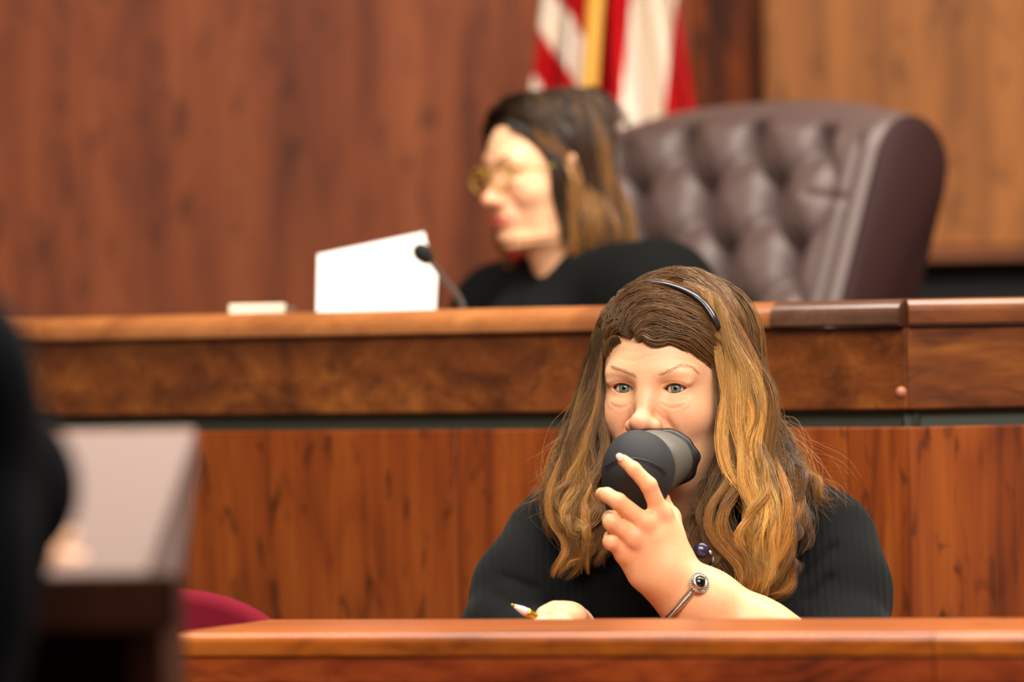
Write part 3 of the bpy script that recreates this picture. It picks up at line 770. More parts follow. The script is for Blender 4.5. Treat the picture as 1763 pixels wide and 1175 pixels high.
SKIN = np.array(srgb(230, 174, 134)); FLUSH = np.array(srgb(220, 132, 106))
def project(V):
    V = np.asarray(V); a, b = V[:, 0] / V[:, 1] * FPX, -(V[:, 2] - CAMZ) / V[:, 1] * FPX
    return a * CR + b * SR + CW / 2, -a * SR + b * CR + CH / 2
def on_mesh(V, px, py, lift=.0, tol=3.0):
    """the nearest point of a built surface seen at a pixel"""
    x, y = project(V); m = (np.abs(x - px) < tol) & (np.abs(y - py) < tol)
    Y = V[m][:, 1].min() if m.any() else V[np.argmin((x - px) ** 2 + (y - py) ** 2)][1]
    return at(px, py, Y - lift)

# ------------------------------------------------------------------ the woman with the mask
HY = 7.06
HC = at(1156, 668, HY); HR = Rmat(-21, 0, 1.0)
hw = lambda p: HC + np.asarray(p) @ HR.T
woman = empty('person', (HC[0], HY, 0))
tag(woman, 'woman with long wavy blonde-brown hair in black cardigan holding mask to mouth', 'person')
hv, hq = head_mesh(.0016, 1.06, 1.0)
# fine relief: forehead lines, lid crease
z_, x_ = hv[:, 2], hv[:, 0]
front = np.clip((-hv[:, 1] - .05) / .03, 0, 1)
for zz, aa in ((.036, .0005), (.046, .0004), (.056, .0003)):
    hv[:, 1] += front * aa * np.exp(-((z_ - zz - .004 * np.sin(x_ * 90)) / .0016) ** 2) * np.exp(-(x_ / .035) ** 2)
for s in (-1, 1):                                        # crease under each eye bag, crow's feet
    dx_ = hv[:, 0] - s * .032; arc = -.0205 - .0015 + .0070 * (dx_ / .016) ** 2
    hv[:, 1] += front * .0009 * np.exp(-((z_ - arc) / .0018) ** 2) * (np.abs(dx_) < .015)
    arc2 = .0115 - .004 * (dx_ / .016) ** 2
    hv[:, 1] += front * .0009 * np.exp(-((z_ - arc2 + .0035) / .0012) ** 2) * (np.abs(dx_) < .015)
hc = skin_tint(hv, SKIN, FLUSH)
hvw = hw(hv)
# forearm, hand and chest in world space
A_ = lambda px, py, Y: at(px, py, Y)
HSK = SDF(A_(1000, 1230, 6.70) * (1, 0, 1) + (0, 6.72, 0), A_(1500, 770, 6.98) * (1, 0, 1) + (0, 6.99, 0), .0016)
wr = A_(1148, 985, 6.83)
mcp = [A_(1138, 886, 6.822), A_(1112, 902, 6.812), A_(1092, 928, 6.812), A_(1078, 952, 6.822)]
HSK.chain([A_(1452, 1180, 6.86), A_(1300, 1098, 6.845), A_(1218, 1038, 6.838), wr], [.045, .042, .034, .027], .02)
HSK.cone(A_(1128, 996, 6.835), A_(1180, 1052, 6.845), .020, .026, .02)
HSK.cone(wr, A_(1128, 930, 6.828), .025, .025, .02)
HSK.ell(A_(1118, 940, 6.828), (.032, .016, .042), .014, Rmat(0, 0, -38))
HSK.cone(A_(1104, 985, 6.836), mcp[3] + (0, .006, 0), .017, .012, .012)
HSK.cone(A_(1165, 960, 6.836), mcp[0] + (0, .006, 0), .018, .0125, .012)
for k, mp in enumerate(mcp):
    HSK.cone(A_(1140 - 6 * k, 962 + 3 * k, 6.832), mp, .015, .0112, .010)
    HSK.ell(mp + (0, -.003, 0), (.0098, .0085, .0098), .008)
HSK.chain([mcp[0], A_(1117, 836, 6.808), A_(1091, 808, 6.806), A_(1073, 793, 6.812)], [.0102, .0093, .0079, .0066], .003, .006)     # index
HSK.chain([mcp[1], A_(1064, 864, 6.800), A_(1045, 853, 6.812), A_(1036, 851, 6.828)], [.0104, .0096, .0084, .0074], .003, .005)     # middle
HSK.chain([mcp[2], A_(1053, 900, 6.800), A_(1050, 893, 6.826), A_(1062, 890, 6.850)], [.0102, .0097, .0086, .0076], .003, .005)     # ring
HSK.chain([mcp[3], A_(1052, 933, 6.808), A_(1052, 926, 6.832), A_(1064, 922, 6.852)], [.0096, .0090, .0080, .0070], .003, .005)     # little
HSK.chain([A_(1160, 935, 6.850), A_(1152, 892, 6.875), A_(1136, 862, 6.905), A_(1122, 848, 6.915)], [.016, .0125, .0105, .009], .006)  # thumb behind the mask
hav, haq = HSK.mesh(1)
def knuckle_tint(V):
    a = np.zeros(len(V))
    for m_p in mcp: a += .45 * g3(V, m_p + (0, -.010, 0), (.010, .02, .010))
    for p in (A_(1117, 836, 6.80), A_(1064, 864, 6.79), A_(1053, 900, 6.79)): a += .35 * g3(V, p, (.008, .02, .008))
    a = np.clip(a, 0, 1)[:, None]; b = np.array(srgb(228, 170, 126)); return b * (1 - a) + np.array(srgb(214, 132, 96)) * a
hac = knuckle_tint(hav)
# right hand resting with the pen
RH = SDF(A_(900, 1130, 6.8) * (1, 0, 1) + (0, 6.68, 0), A_(1060, 1015, 6.8) * (1, 0, 1) + (0, 7.0, 0), .002)
RH.ell(A_(966, 1064, 6.80), (.030, .030, .019), .012)
RH.chain([A_(980, 1074, 6.83), A_(985, 1085, 6.86), A_(940, 1110, 6.92)], [.024, .024, .026], .015)
RH.chain([A_(955, 1052, 6.79), A_(938, 1060, 6.765), A_(928, 1073, 6.755)], [.0105, .0095, .0078], .005)
RH.chain([A_(960, 1068, 6.77), A_(940, 1080, 6.755), A_(924, 1080, 6.75)], [.0105, .0095, .0078], .005)
RH.chain([A_(972, 1078, 6.765), A_(950, 1092, 6.755), A_(936, 1096, 6.77)], [.0105, .0095, .0078], .005)
RH.chain([A_(986, 1084, 6.765), A_(964, 1100, 6.76), A_(948, 1106, 6.78)], [.0095, .0085, .007], .005)
RH.chain([A_(978, 1084, 6.85), A_(948, 1088, 6.81), A_(928, 1084, 6.775)], [.012, .0105, .0085], .006)
rv, rq = RH.mesh(1)
# neck, shoulders and trunk under the clothes
NB = hw((0, .040, -.185))
TK = SDF((NB[0] - .32, 6.72, .40), (NB[0] + .36, 7.36, NB[2] + .10), .005)
TK.cone(hw((0, .03, -.12)), NB + (0, .01, -.06), .056, .070, .03)
TK.ell(NB + (0, .0, -.13), (.150, .085, .105), .05)
TK.ell(NB + (0, .02, -.33), (.150, .10, .17), .05)
TK.cone(NB + (0, .01, -.055), A_(975, 950, 7.10), .040, .036, .05)
TK.cone(NB + (0, .01, -.055), A_(1400, 950, 7.08), .040, .036, .05)
TK.chain([A_(975, 950, 7.10), A_(876, 1125, 6.98), A_(985, 1085, 6.85)], [.034, .032, .022], .02)
TK.chain([A_(1400, 950, 7.08), A_(1452, 1170, 6.90), A_(1400, 1150, 6.855)], [.034, .034, .034], .02)
tv, tq = TK.mesh(2)
bc = np.vstack([hc, hac, np.tile(SKIN * .98, (len(rv), 1)), np.tile(SKIN * .97, (len(tv), 1))])
V, Q = merge((hvw, hq), (hav, haq), (rv, rq), (tv, tq))
mesh_np('body', V, Q, M['skin'], woman, True, bc)
# eyes, lashes, brows
GAZE = at(860, 655, 3.0) + (-.95, 0, .05)
for s in (-1, 1):
    c = hw((s * EYE_X, -EYE_F, 0)); eyeball_part(c, GAZE - c, 'eye', woman, srgb(112, 128, 112))
    def lidpt(u, up, rr=.0141):
        x = .0140 * u; a = .0140; hgt = .0057 if up else .0048
        r_ = (a * a + hgt * hgt) / (2 * hgt); z = (math.sqrt(max(r_ * r_ - x * x, 0)) - r_ + hgt) * (1 if up else -1) + .0004 + s * x * .05
        y = math.sqrt(max(rr ** 2 - x * x * .9 - z * z, 1e-7)); return hw((s * EYE_X + x, -EYE_F - y, z))
    P = [lidpt(u, True) for u in np.linspace(-1, 1, 21)]
    V, F = tube(P, .0007 + .0004 * np.sin(np.linspace(0, math.pi, 21)), 6); MB().add(V, F).build('upper_lashes', M['lash'], woman)
    P = [lidpt(u, False) for u in np.linspace(-.95, .95, 21)]
    V, F = tube(P, .00035, 6); MB().add(V, F).build('lower_lashes', M['lash'], woman)
    br = Strands(); bcol = np.array(srgb(196, 152, 118))
    bp = [(1097, 650), (1084, 644), (1068, 637), (1056, 633)] if s < 0 else [(1133, 648), (1150, 640), (1172, 630), (1190, 632), (1200, 640)]
    bp = spline([(x, y, 0) for x, y in bp], 90); dirb = np.gradient(bp, axis=0)
    for k in range(90):
        p = bp[k] + (0, rng.normal(0, 2.2) * (1 - .5 * k / 90), 0); d_ = dirb[k] / np.linalg.norm(dirb[k]) * 7 + (0, rng.normal(-1, .8), 0)
        q = np.stack([on_mesh(hvw, *(p + d_ * t)[:2], .0004) for t in (0, .5, 1)])
        br.add(q[None], np.full((1, 3), .00013), np.tile(bcol * rng.uniform(.7, 1.1), (1, 3, 1)))
    br.build('eyebrow', M['hair'], woman)
# nail on the index finger
n0 = A_(1068, 788, 6.8055)
S_ = SDF(n0 - .012, n0 + .012, .0012); S_.ell(n0, (.0058, .0030, .0044), .001, Rmat(0, 0, 42)); V, Q = S_.mesh(1)
mesh_np('fingernail', V, Q, M['nail'], woman)
# cardigan
CD = SDF(A_(740, 600, 7.05) * (1, 0, 0) + (0, 6.74, .62), A_(1590, 600, 7.05) * (1, 0, 0) + (0, 7.36, A_(1165, 740, 7.0)[2]), .004)
CD.ell(A_(1172, 1060, 7.08), (.185, .125, .22), .05)
CD.ell(A_(1172, 1290, 7.08), (.190, .140, .20), .06)
CD.ell(A_(1085, 1075, 6.985), (.085, .075, .085), .05); CD.ell(A_(1262, 1075, 6.98), (.085, .075, .085), .05)
CD.cone(A_(1120, 892, 7.10), A_(970, 946, 7.10), .058, .062, .05)
CD.cone(A_(1205, 890, 7.10), A_(1408, 944, 7.08), .058, .064, .05)
CD.chain([A_(964, 946, 7.09), A_(910, 1020, 7.04), A_(872, 1105, 6.98)], [.062, .060, .054], .03)
CD.chain([A_(868, 1110, 6.98), A_(910, 1125, 6.93), A_(960, 1118, 6.89)], [.054, .044, .036], .02)
CD.chain([A_(1408, 944, 7.07), A_(1432, 1020, 7.03), A_(1442, 1130, 6.95)], [.064, .064, .060], .03)
CD.chain([A_(1452, 1130, 6.95), A_(1440, 1180, 6.86), A_(1365, 1140, 6.85)], [.060, .054, .050], .02)
CD.cone(NB + (0, -.03, .10), NB + (.01, -.15, -.12), .082, .050, .012, True)               # neck opening
cv_, cq = CD.mesh(2)
# pulled folds at the elbows and underarm
for (a, b, amp, wd) in ((A_(1372, 1010, 6.95), A_(1450, 930, 6.98), .006, .006), (A_(1380, 1045, 6.95), A_(1440, 985, 6.97), .005, .006),
                        (A_(835, 1020, 6.95), A_(930, 1060, 6.95), .004, .006), (A_(850, 990, 6.95), A_(940, 1020, 6.95), .003, .006)):
    ab = (b - a)[[0, 2]]; L = np.linalg.norm(ab); ab /= L; d_ = cv_[:, [0, 2]] - a[[0, 2]]
    t = d_ @ ab / L; dist = d_ @ np.array((-ab[1], ab[0])); m = np.exp(-(dist / wd) ** 2) * np.clip(np.minimum(t, 1 - t) * 5, 0, 1) * (cv_[:, 1] < 7.06)
    cv_[:, 1] += amp * m
mesh_np('cardigan', cv_, cq, M['knit'], woman)
IT = SDF(NB + (-.17, -.20, -.40), NB + (.17, .1, .02), .004)
IT.ell(A_(1172, 1045, 7.075), (.150, .118, .19), .05); IT.ell(A_(1175, 985, 7.01), (.080, .055, .06), .04)
IT.cone(NB + (0, -.03, .10), NB + (.01, -.16, -.050), .075, .045, .012, True)
iv, iq = IT.mesh(2); mesh_np('inner_top', iv, iq, M['inner'], woman)
LG = SDF((NB[0] - .26, 6.35, .02), (NB[0] + .26, 7.30, .72), .008)
LG.ell((NB[0], 7.10, .56), (.19, .16, .13), .05)
for s in (-1, 1):
    LG.chain([(NB[0] + s * .10, 7.08, .54), (NB[0] + s * .12, 6.72, .55), (NB[0] + s * .12, 6.80, .10)], [.095, .07, .048], .04)
    LG.cone((NB[0] + s * .12, 6.80, .07), (NB[0] + s * .12, 6.66, .055), .042, .035, .02)
V, Q = LG.mesh(1); mesh_np('trousers', V, Q, M['inner'], woman)
# necklace stone in its setting
nk = A_(1208, 948, 6.892)
V, F = lathe([(.0005, .006), (.005, .005), (.008, .003), (.009, 0), (.008, -.003)], nk, (.15, -1, .15), 24); pend = MB().add(V, F).build('pendant', M['stone'], woman)
for k in range(9):
    a = 2 * math.pi * k / 9; c = nk + np.array((math.cos(a) * .013, .004, math.sin(a) * .014 - .012))
    V, F = tube([c + np.array((-math.sin(a), 0, math.cos(a))) * -.005, c + (0, -.003, 0), c + np.array((-math.sin(a), 0, math.cos(a))) * .005], [.0012, .0024, .0012], 7)
    MB().add(V, F).build('setting_leaf', M['chrome'] if k % 2 else M['grey_metal'], pend)
# bracelet
bline = np.linspace((1217, 990), (1128, 1092), 22)
bfront = [on_mesh(hav, x, y, .0015, 4.0) for x, y in bline]
bfront = [np.mean(bfront[max(0, i - 2):i + 3], axis=0) for i in range(22)]
bback = [p * (1, 0, 1) + (0, 2 * 6.842 - p[1], 0) for p in bfront[::-1]]
bc0 = np.mean(bfront + bback, axis=0); bdir = A_(1125, 960, 6.83) - A_(1260, 1080, 6.842); bdir /= np.linalg.norm(bdir)
ring = list(spline(bfront + bback + bfront[:1], 97))
brace = empty('bracelet', tuple(bc0)); brace.parent = woman; bpy.context.view_layer.update(); brace.matrix_parent_inverse = woman.matrix_world.inverted()
mb = MB()
for o in (-.0030, .0030):
    V, F = tube([p + bdir * o for p in ring], .0014, 7, False); mb.add(V, F)
mb.build('rim', M['chrome'], brace)['kind'] = 'stuff'
mb = MB()
for k in range(96):
    p = ring[k]; V, F = lathe([(.0002, .0018), (.0014, .0010), (.0014, -.0010), (.0002, -.0018)], p, bdir, 7); mb.add(V, F)
mb.build('beading', M['chrome'], brace)['kind'] = 'stuff'
mp = on_mesh(hav, 1204, 1004, .003, 4.0); mn = np.array((.42, -.85, .32)); mn /= np.linalg.norm(mn)
V, F = lathe([(.0105, -.004), (.0115, -.001), (.0112, .001), (.0085, .0022), (.0090, .0038), (.0070, .0046), (.0062, .0036), (.0005, .0036)], mp, mn, 28)
MB().add(V, F).build('medallion', M['chrome'], brace)
V, F = lathe([(.0060, .0036), (.0055, .0052), (.003, .0062), (.0004, .0065)], mp, mn, 24); MB().add(V, F).build('onyx', M['onyx'], brace)
mb = MB(); uu = np.cross(mn, (0, 0, 1)); uu /= np.linalg.norm(uu); vv = np.cross(mn, uu)
for k in range(26):
    a = 2 * math.pi * k / 26; c = mp + mn * .0005 + (uu * math.cos(a) + vv * math.sin(a)) * .0118
    V, F = lathe([(.0002, .0011), (.0010, .0006), (.0010, -.0006), (.0002, -.0011)], c, mn, 6); mb.add(V, F)
mb.build('bead_ring', M['chrome'], brace)['kind'] = 'stuff'
# ------------------------------------------------------------------ her hair
ROOT, MIDB, GOLD, PALE, DEEP = [np.array(srgb(*c)) for c in ((94, 70, 44), (116, 78, 40), (176, 118, 50), (216, 162, 84), (56, 34, 20))]
CAPC, CAPR = np.array((0, .014, .044)), np.array((.0835, .1000, .0775))        # hair volume around the skull, head frame
def scalp(px, py, off=0.0):
    """front surface of the hair volume under a pixel of the photograph"""
    o = (np.array((0, 0, CAMZ)) - HC) @ HR; d = at(px, py, 1.0) - np.array((0, 0, CAMZ)); d = d @ HR
    R = CAPR + off; O = (o - CAPC) / R; Dd = d / R
    a, b, c = Dd @ Dd, O @ Dd, O @ O - 1; disc = b * b - a * c
    t = (-b - math.sqrt(max(disc, 0))) / a
    return hw(o + d * t) if disc > 0 else hw(CAPC + (O + Dd * t) / np.linalg.norm(O + Dd * t) * R)
def sc(*pp, off=0.0): return [scalp(x, y, off) for x, y in pp]
HAIR = Strands()
# a close cap of hair that follows the hairline
CAP = SDF((-.11, -.13, -.20), (.11, .145, .16), .003)
CAP.ell(CAPC + (0, .004, -.004), CAPR - .004, .001)
CAP.ell((0, .050, -.05), (.075, .058, .12), .03); 
CAP.ell((-.004, -.090, -.034), (.0635, .086, .0865), .010, None, True)
CAP.cone((0, -.02, -.16), (0, -.13, -.16), .06, .08, .02, True)
cv2, cq2 = CAP.mesh(2); cc = np.tile(ROOT * .35, (len(cv2), 1))
mesh_np('hair_base', hw(cv2), cq2, M['hair'], woman, True, cc)
def L(*a, **k): HAIR.lock(*a, **k)
# swept off the forehead to the picture's right, under the headband
rows = [((1096, 583), (1120, 572), (1160, 580), (1200, 604), (1236, 640), (1250, 690)),
        ((1094, 578), (1118, 562), (1160, 568), (1205, 592), (1240, 628), (1256, 680)),
        ((1092, 572), (1115, 550), (1160, 554), (1208, 578), (1242, 614), (1258, 660)),
        ((1090, 566), (1112, 538), (1160, 540), (1210, 564), (1240, 596), (1256, 640)),
        ((1086, 558), (1110, 527), (1160, 528), (1210, 550), (1236, 574), (1250, 610)),
        ((1080, 548), (1106, 517), (1156, 517), (1206, 538), (1232, 558)),
        ((1072, 538), (1102, 509), (1152, 508), (1200, 526), (1226, 545)),
        ((1064, 528), (1098, 502), (1146, 500), (1190, 514), (1218, 534)),
        ((1056, 520), (1092, 496), (1136, 494), (1180, 506), (1208, 524))]
for i, rw in enumerate(rows):
    for off in (.000, .003):
        L(sc(*rw, off=off + .001 * (i % 3)), [.006, .009, .010, .009, .006], 90, ROOT * rng.uniform(.8, 1.15), MIDB * rng.uniform(.75, 1.1), flat=.35, amp=.0012, freq=1.5, stray=.16, len_var=.05, tipsplay=.1)
for rw in (((1112, 586), (1140, 583), (1180, 600), (1214, 632), (1238, 672), (1246, 700)), ((1130, 588), (1160, 590), (1196, 612), (1226, 650), (1242, 690)),
           ((1178, 602), (1206, 626), (1230, 664), (1246, 712), (1250, 760)), ((1200, 620), (1222, 646), (1240, 690), (1250, 740))):
    L(sc(*rw, off=.0), [.004, .006, .007, .005], 60, ROOT * .8, ROOT * 1.1, flat=.4, stray=.2, tipsplay=.15)
# to the left of the parting: up, over and down the side
for rw in (((1090, 578), (1066, 566), (1046, 590), (1036, 630), (1030, 670)), ((1086, 570), (1060, 556), (1040, 580), (1030, 620), (1024, 664)),
           ((1080, 560), (1054, 545), (1036, 566), (1027, 606), (1020, 650)), ((1074, 548), (1050, 534), (1034, 556), (1025, 592), (1018, 640)),
           ((1068, 538), (1048, 522), (1034, 544), (1026, 580), (1020, 620)), ((1066, 584), (1052, 594), (1044, 616), (1038, 650), (1034, 690)),
           ((1074, 530), (1056, 508), (1040, 524), (1030, 552), (1024, 590)), ((1090, 520), (1070, 500), (1052, 508), (1036, 532), (1028, 566))):
    for off in (0., .003):
        L(sc(*rw, off=off), [.005, .008, .009, .006], 80, ROOT * rng.uniform(.85, 1.2), MIDB * rng.uniform(.8, 1.1), flat=.4, amp=.001, stray=.18, tipsplay=.15, len_var=.08)
# soft strands across the parting and rolled waves along the hairline
for rw in (((1064, 574), (1074, 548), (1096, 528), (1130, 522), (1170, 534)), ((1070, 566), (1086, 540), (1112, 524), (1150, 524), (1190, 542)), ((1052, 560), (1064, 532), (1088, 510), (1124, 502), (1164, 510)),
           ((1080, 572), (1096, 552), (1122, 542), (1158, 550), (1200, 574)), ((1044, 576), (1052, 548), (1072, 524), (1100, 508), (1140, 506))):
    L(sc(*rw, off=.006), [.006, .011, .013, .008], 80, ROOT * 1.1, MIDB * 1.0, flat=.35, amp=.0008, freq=1.0, stray=.16, len_var=.15, tipsplay=.3, start=.15, wamp=.001)
for rw in (((1092, 586), (1106, 576), (1128, 584), (1156, 580), (1186, 596), (1216, 622)), ((1110, 580), (1134, 572), (1164, 580), (1196, 590), (1226, 616), (1244, 650)),
           ((1098, 564), (1130, 556), (1164, 566), (1198, 572), (1230, 600), (1248, 640)), ((1120, 548), (1150, 540), (1184, 552), (1214, 566), (1240, 596))):
    L(sc(*rw, off=.005), [.004, .008, .009, .008, .005], 80, ROOT * rng.uniform(.75, 1.2), MIDB * rng.uniform(.8, 1.2), flat=.5, amp=.0014, freq=1.3, stray=.15, len_var=.1, tipsplay=.3, start=.1, wamp=.001)
# behind the band: over the crown and down the right side
for rw, o in ((((1062, 512), (1100, 484), (1150, 474), (1196, 492), (1236, 532), (1262, 590)), .004), (((1080, 498), (1120, 474), (1165, 470), (1210, 490), (1246, 532), (1272, 596)), .005),
              (((1100, 486), (1140, 468), (1180, 468), (1220, 490), (1254, 534), (1280, 604)), .006), (((1070, 505), (1110, 480), (1158, 478), (1202, 500), (1240, 545), (1266, 620)), .004),
              (((1130, 472), (1165, 464), (1205, 476), (1240, 508), (1268, 560), (1290, 630)), .006)):
    L(sc(*rw, off=o), [.007, .011, .012, .012, .009], 170, ROOT * 1.05, MIDB * 1.15, flat=.4, amp=.001, stray=.18, len_var=.04, tipsplay=.1)
# the back of the head, for any other viewpoint
for k in range(26):
    a = math.radians(-75 + 150 * k / 25)
    pts = []
    for z in (.125, .105, .06, .0, -.06, -.12, -.18, -.24):
        q = min(1, max(0, 1 - ((z - .044) / .086) ** 2)) ** .5 if z > .044 else 1.0
        pts.append(hw((math.sin(a) * .088 * q, .014 + math.cos(a) * (.104 * q), z)) + (0, .0, 0))
    L(pts, [.010, .016, .018, .018, .015, .010], 60, ROOT * 1.0, GOLD * rng.uniform(.6, .9), flat=.35, amp=.004, freq=1.5, r=.0006, m=18)
# long wavy locks, picture right: (points with distance), radii, count, root, tip
def px3(*pp): return [at(*p) for p in pp]
longs = [
 (px3((1236, 552, 6.995), (1262, 610, 6.985), (1278, 690, 6.975), (1290, 770, 6.965), (1306, 850, 6.93), (1300, 940, 6.91), (1318, 1010, 6.90)), [.010, .014, .018, .020, .018, .010], 330, MIDB, PALE),
 (px3((1246, 590, 6.99), (1256, 660, 6.98), (1266, 740, 6.96), (1278, 820, 6.935), (1312, 880, 6.915), (1322, 950, 6.905), (1300, 1030, 6.90)), [.010, .013, .017, .019, .017, .008], 330, MIDB, PALE),
 (px3((1262, 560, 7.02), (1290, 640, 7.0), (1306, 720, 6.985), (1318, 800, 6.96), (1336, 880, 6.93), (1330, 960, 6.91), (1300, 1034, 6.905)), [.010, .015, .020, .020, .018, .008], 330, MIDB * .9, GOLD),
 (px3((1270, 590, 7.05), (1304, 680, 7.03), (1326, 770, 7.01), (1346, 850, 6.985), (1352, 930, 6.95), (1338, 1000, 6.93), (1316, 1040, 6.92)), [.012, .016, .020, .020, .017, .008], 260, MIDB * .8, GOLD * .8),
 (px3((1258, 640, 6.985), (1258, 720, 6.97), (1260, 800, 6.95), (1240, 870, 6.925), (1256, 940, 6.905), (1282, 1000, 6.895), (1296, 1036, 6.895)), [.008, .011, .014, .016, .017, .009], 260, ROOT, GOLD * .9),
 (px3((1262, 680, 6.99), (1252, 760, 6.985), (1242, 830, 6.97), (1222, 890, 6.94), (1236, 950, 6.915), (1232, 1000, 6.905)), [.006, .009, .012, .013, .010, .005], 150, ROOT * .9, MIDB * 1.1),
 (px3((1258, 720, 7.0), (1238, 800, 6.99), (1214, 860, 6.965), (1196, 905, 6.94), (1204, 950, 6.92)), [.006, .009, .010, .010, .006], 60, DEEP, MIDB * .8),
 (px3((1280, 640, 7.06), (1326, 740, 7.05), (1360, 800, 7.03), (1396, 840, 7.0), (1424, 862, 6.985)), [.012, .016, .018, .014, .008], 120, MIDB * .8, GOLD * .75),
 (px3((1290, 660, 7.05), (1334, 760, 7.03), (1368, 830, 6.99), (1384, 900, 6.965), (1372, 960, 6.95)), [.012, .016, .017, .013, .008], 130, MIDB * .7, MIDB * 1.0),
 (px3((1268, 700, 6.965), (1290, 780, 6.945), (1312, 850, 6.915), (1290, 920, 6.90), (1310, 985, 6.89)), [.006, .010, .012, .012, .006], 170, GOLD * .9, PALE * 1.1),
 (px3((1262, 610, 6.98), (1286, 690, 6.968), (1296, 760, 6.955), (1322, 830, 6.925), (1316, 900, 6.90), (1330, 960, 6.895)), [.005, .008, .010, .011, .010, .005], 170, GOLD * .8, PALE * 1.1),
 (px3((1330, 800, 7.0), (1356, 880, 6.96), (1352, 950, 6.94), (1372, 1000, 6.93)), [.012, .014, .012, .006], 90, MIDB * .7, MIDB * .9),
]
def wavy(pts, rad, n, c0, c1, amp, sec=False):
    """one long lock as a main body and three narrower wavy tresses over it"""
    pts = np.array(pts); L(pts + (0, .006, 0), np.array(rad) * 1.05, int(n * .6), c0 * .5, (c0 * .5 + c1 * .5) * .45, amp=amp * .5, freq=2.0, stray=.2, flat=.6, tipsplay=.35, m=26, r=.00034, start=.35 if sec else .0)  # main body darkened: shadow between the tresses is in its colour
    for k in range(4):
        a = rng.uniform(0, 6.28); q = np.array(rad)[np.clip((np.linspace(0, len(rad) - 1, len(pts))).astype(int), 0, len(rad) - 1)] * rng.uniform(.35, .8)
        off = np.stack([np.cos(a) * q, -np.abs(np.sin(a)) * q * .5 - .002, np.zeros(len(pts))], 1); off[0] *= .5
        tone = rng.choice([.5, .75, 1.0, 1.25]) * rng.uniform(.9, 1.1)
        L(pts + off, np.array(rad) * rng.uniform(.28, .5), int(n * .50), c0 * tone, c1 * tone, amp=amp * rng.uniform(.8, 1.5), freq=rng.uniform(2.2, 3.2), stray=.24, flat=.7, tipsplay=.7, m=32, r=.00024, len_var=.17, start=.4 if sec else .03)
for i_ in (0, 1, 2, 10):                                 # the tresses that start behind the band
    longs[i_] = (sc((1178, 486), (1208, 502), (1230, 528), off=.009 if i_ < 2 else .007) + list(longs[i_][0][1:]), [.004, .009] + longs[i_][1][1:], *longs[i_][2:4], longs[i_][4])
for pts, rad, n, c0, c1 in longs:
    wavy(pts, rad, n, c0, c1, .0058, n in (170,))
# picture left
lefts = [
 (px3((1040, 570, 7.02), (1028, 640, 7.02), (1012, 720, 7.01), (1000, 800, 6.985), (992, 870, 6.95), (1010, 930, 6.92), (1004, 990, 6.91)), [.008, .012, .016, .018, .017, .008], 300, ROOT, GOLD * .95),
 (px3((1032, 590, 7.05), (1016, 670, 7.05), (994, 750, 7.03), (978, 830, 7.0), (974, 900, 6.96), (986, 950, 6.93), (966, 1000, 6.92)), [.010, .014, .018, .018, .016, .007], 300, ROOT, GOLD * .9),
 (px3((1036, 640, 7.03), (1034, 720, 7.01), (1024, 790, 6.99), (1014, 860, 6.96), (1036, 920, 6.93), (1028, 980, 6.92)), [.006, .010, .014, .016, .014, .007], 260, ROOT * .9, MIDB * 1.15),
 (px3((1024, 620, 7.08), (1000, 710, 7.08), (972, 790, 7.06), (944, 840, 7.03), (916, 862, 7.01)), [.010, .014, .016, .013, .008], 100, ROOT, GOLD * .65),
 (px3((1026, 650, 7.07), (996, 740, 7.06), (964, 820, 7.03), (948, 880, 6.99), (954, 930, 6.97)), [.010, .014, .016, .012, .006], 120, ROOT, GOLD * .65),
 (px3((1040, 690, 7.04), (1040, 780, 7.03), (1030, 850, 7.0), (1040, 920, 6.96), (1046, 970, 6.94)), [.006, .010, .012, .012, .006], 160, DEEP, MIDB),
 (px3((1010, 740, 7.0), (990, 810, 6.975), (972, 870, 6.945), (996, 915, 6.92), (1020, 925, 6.915)), [.005, .009, .011, .010, .006], 150, GOLD * .7, PALE * .8),
 (px3((1006, 800, 6.98), (1016, 870, 6.945), (1012, 930, 6.925), (984, 985, 6.915)), [.006, .010, .010, .005], 130, GOLD * .8, GOLD * 1.1),
 (px3((1030, 700, 7.06), (1042, 800, 7.05), (1046, 880, 7.02), (1036, 960, 6.99)), [.012, .014, .014, .008], 140, DEEP, MIDB * .8),
]
for pts, rad, n, c0, c1 in lefts:
    wavy(pts, rad, n, c0, c1, .0056, n in (150, 130))
# thin flyaways
for k in range(46):
    s = rng.choice([-1, 1])
    if s < 0: p = px3((1034 + rng.normal(0, 6), 600 + rng.uniform(0, 60), 7.05), (1006 + rng.normal(0, 12), 720, 7.05), (968 + rng.normal(0, 22), 810 + rng.normal(0, 20), 7.03), (930 + rng.normal(0, 26), 870 + rng.normal(0, 26), 7.0))
    else: p = px3((1270 + rng.normal(0, 6), 600 + rng.uniform(0, 60), 7.05), (1316 + rng.normal(0, 12), 720, 7.05), (1366 + rng.normal(0, 22), 800 + rng.normal(0, 20), 7.03), (1420 + rng.normal(0, 26), 868 + rng.normal(0, 26), 6.99))
    L(p, [.003, .010, .016, .018], 5, MIDB, GOLD * .8, amp=.004, freq=1.6, r=.00026, stray=.4)
for k in range(34):
    x = rng.uniform(1050, 1240); y = 560 - math.sqrt(max(0, 1 - ((x - 1145) / 125) ** 2)) * 88
    L([scalp(x, y + 14, .002), scalp(x + rng.normal(0, 12), y + 2, .006), scalp(x + rng.normal(10, 20), y + 4, .012)], [.002, .004, .006], 3, ROOT * 1.3, MIDB * 1.2, r=.00022, m=10)
hair = HAIR.build('hair', M['hair'], woman); hair['kind'] = 'stuff'
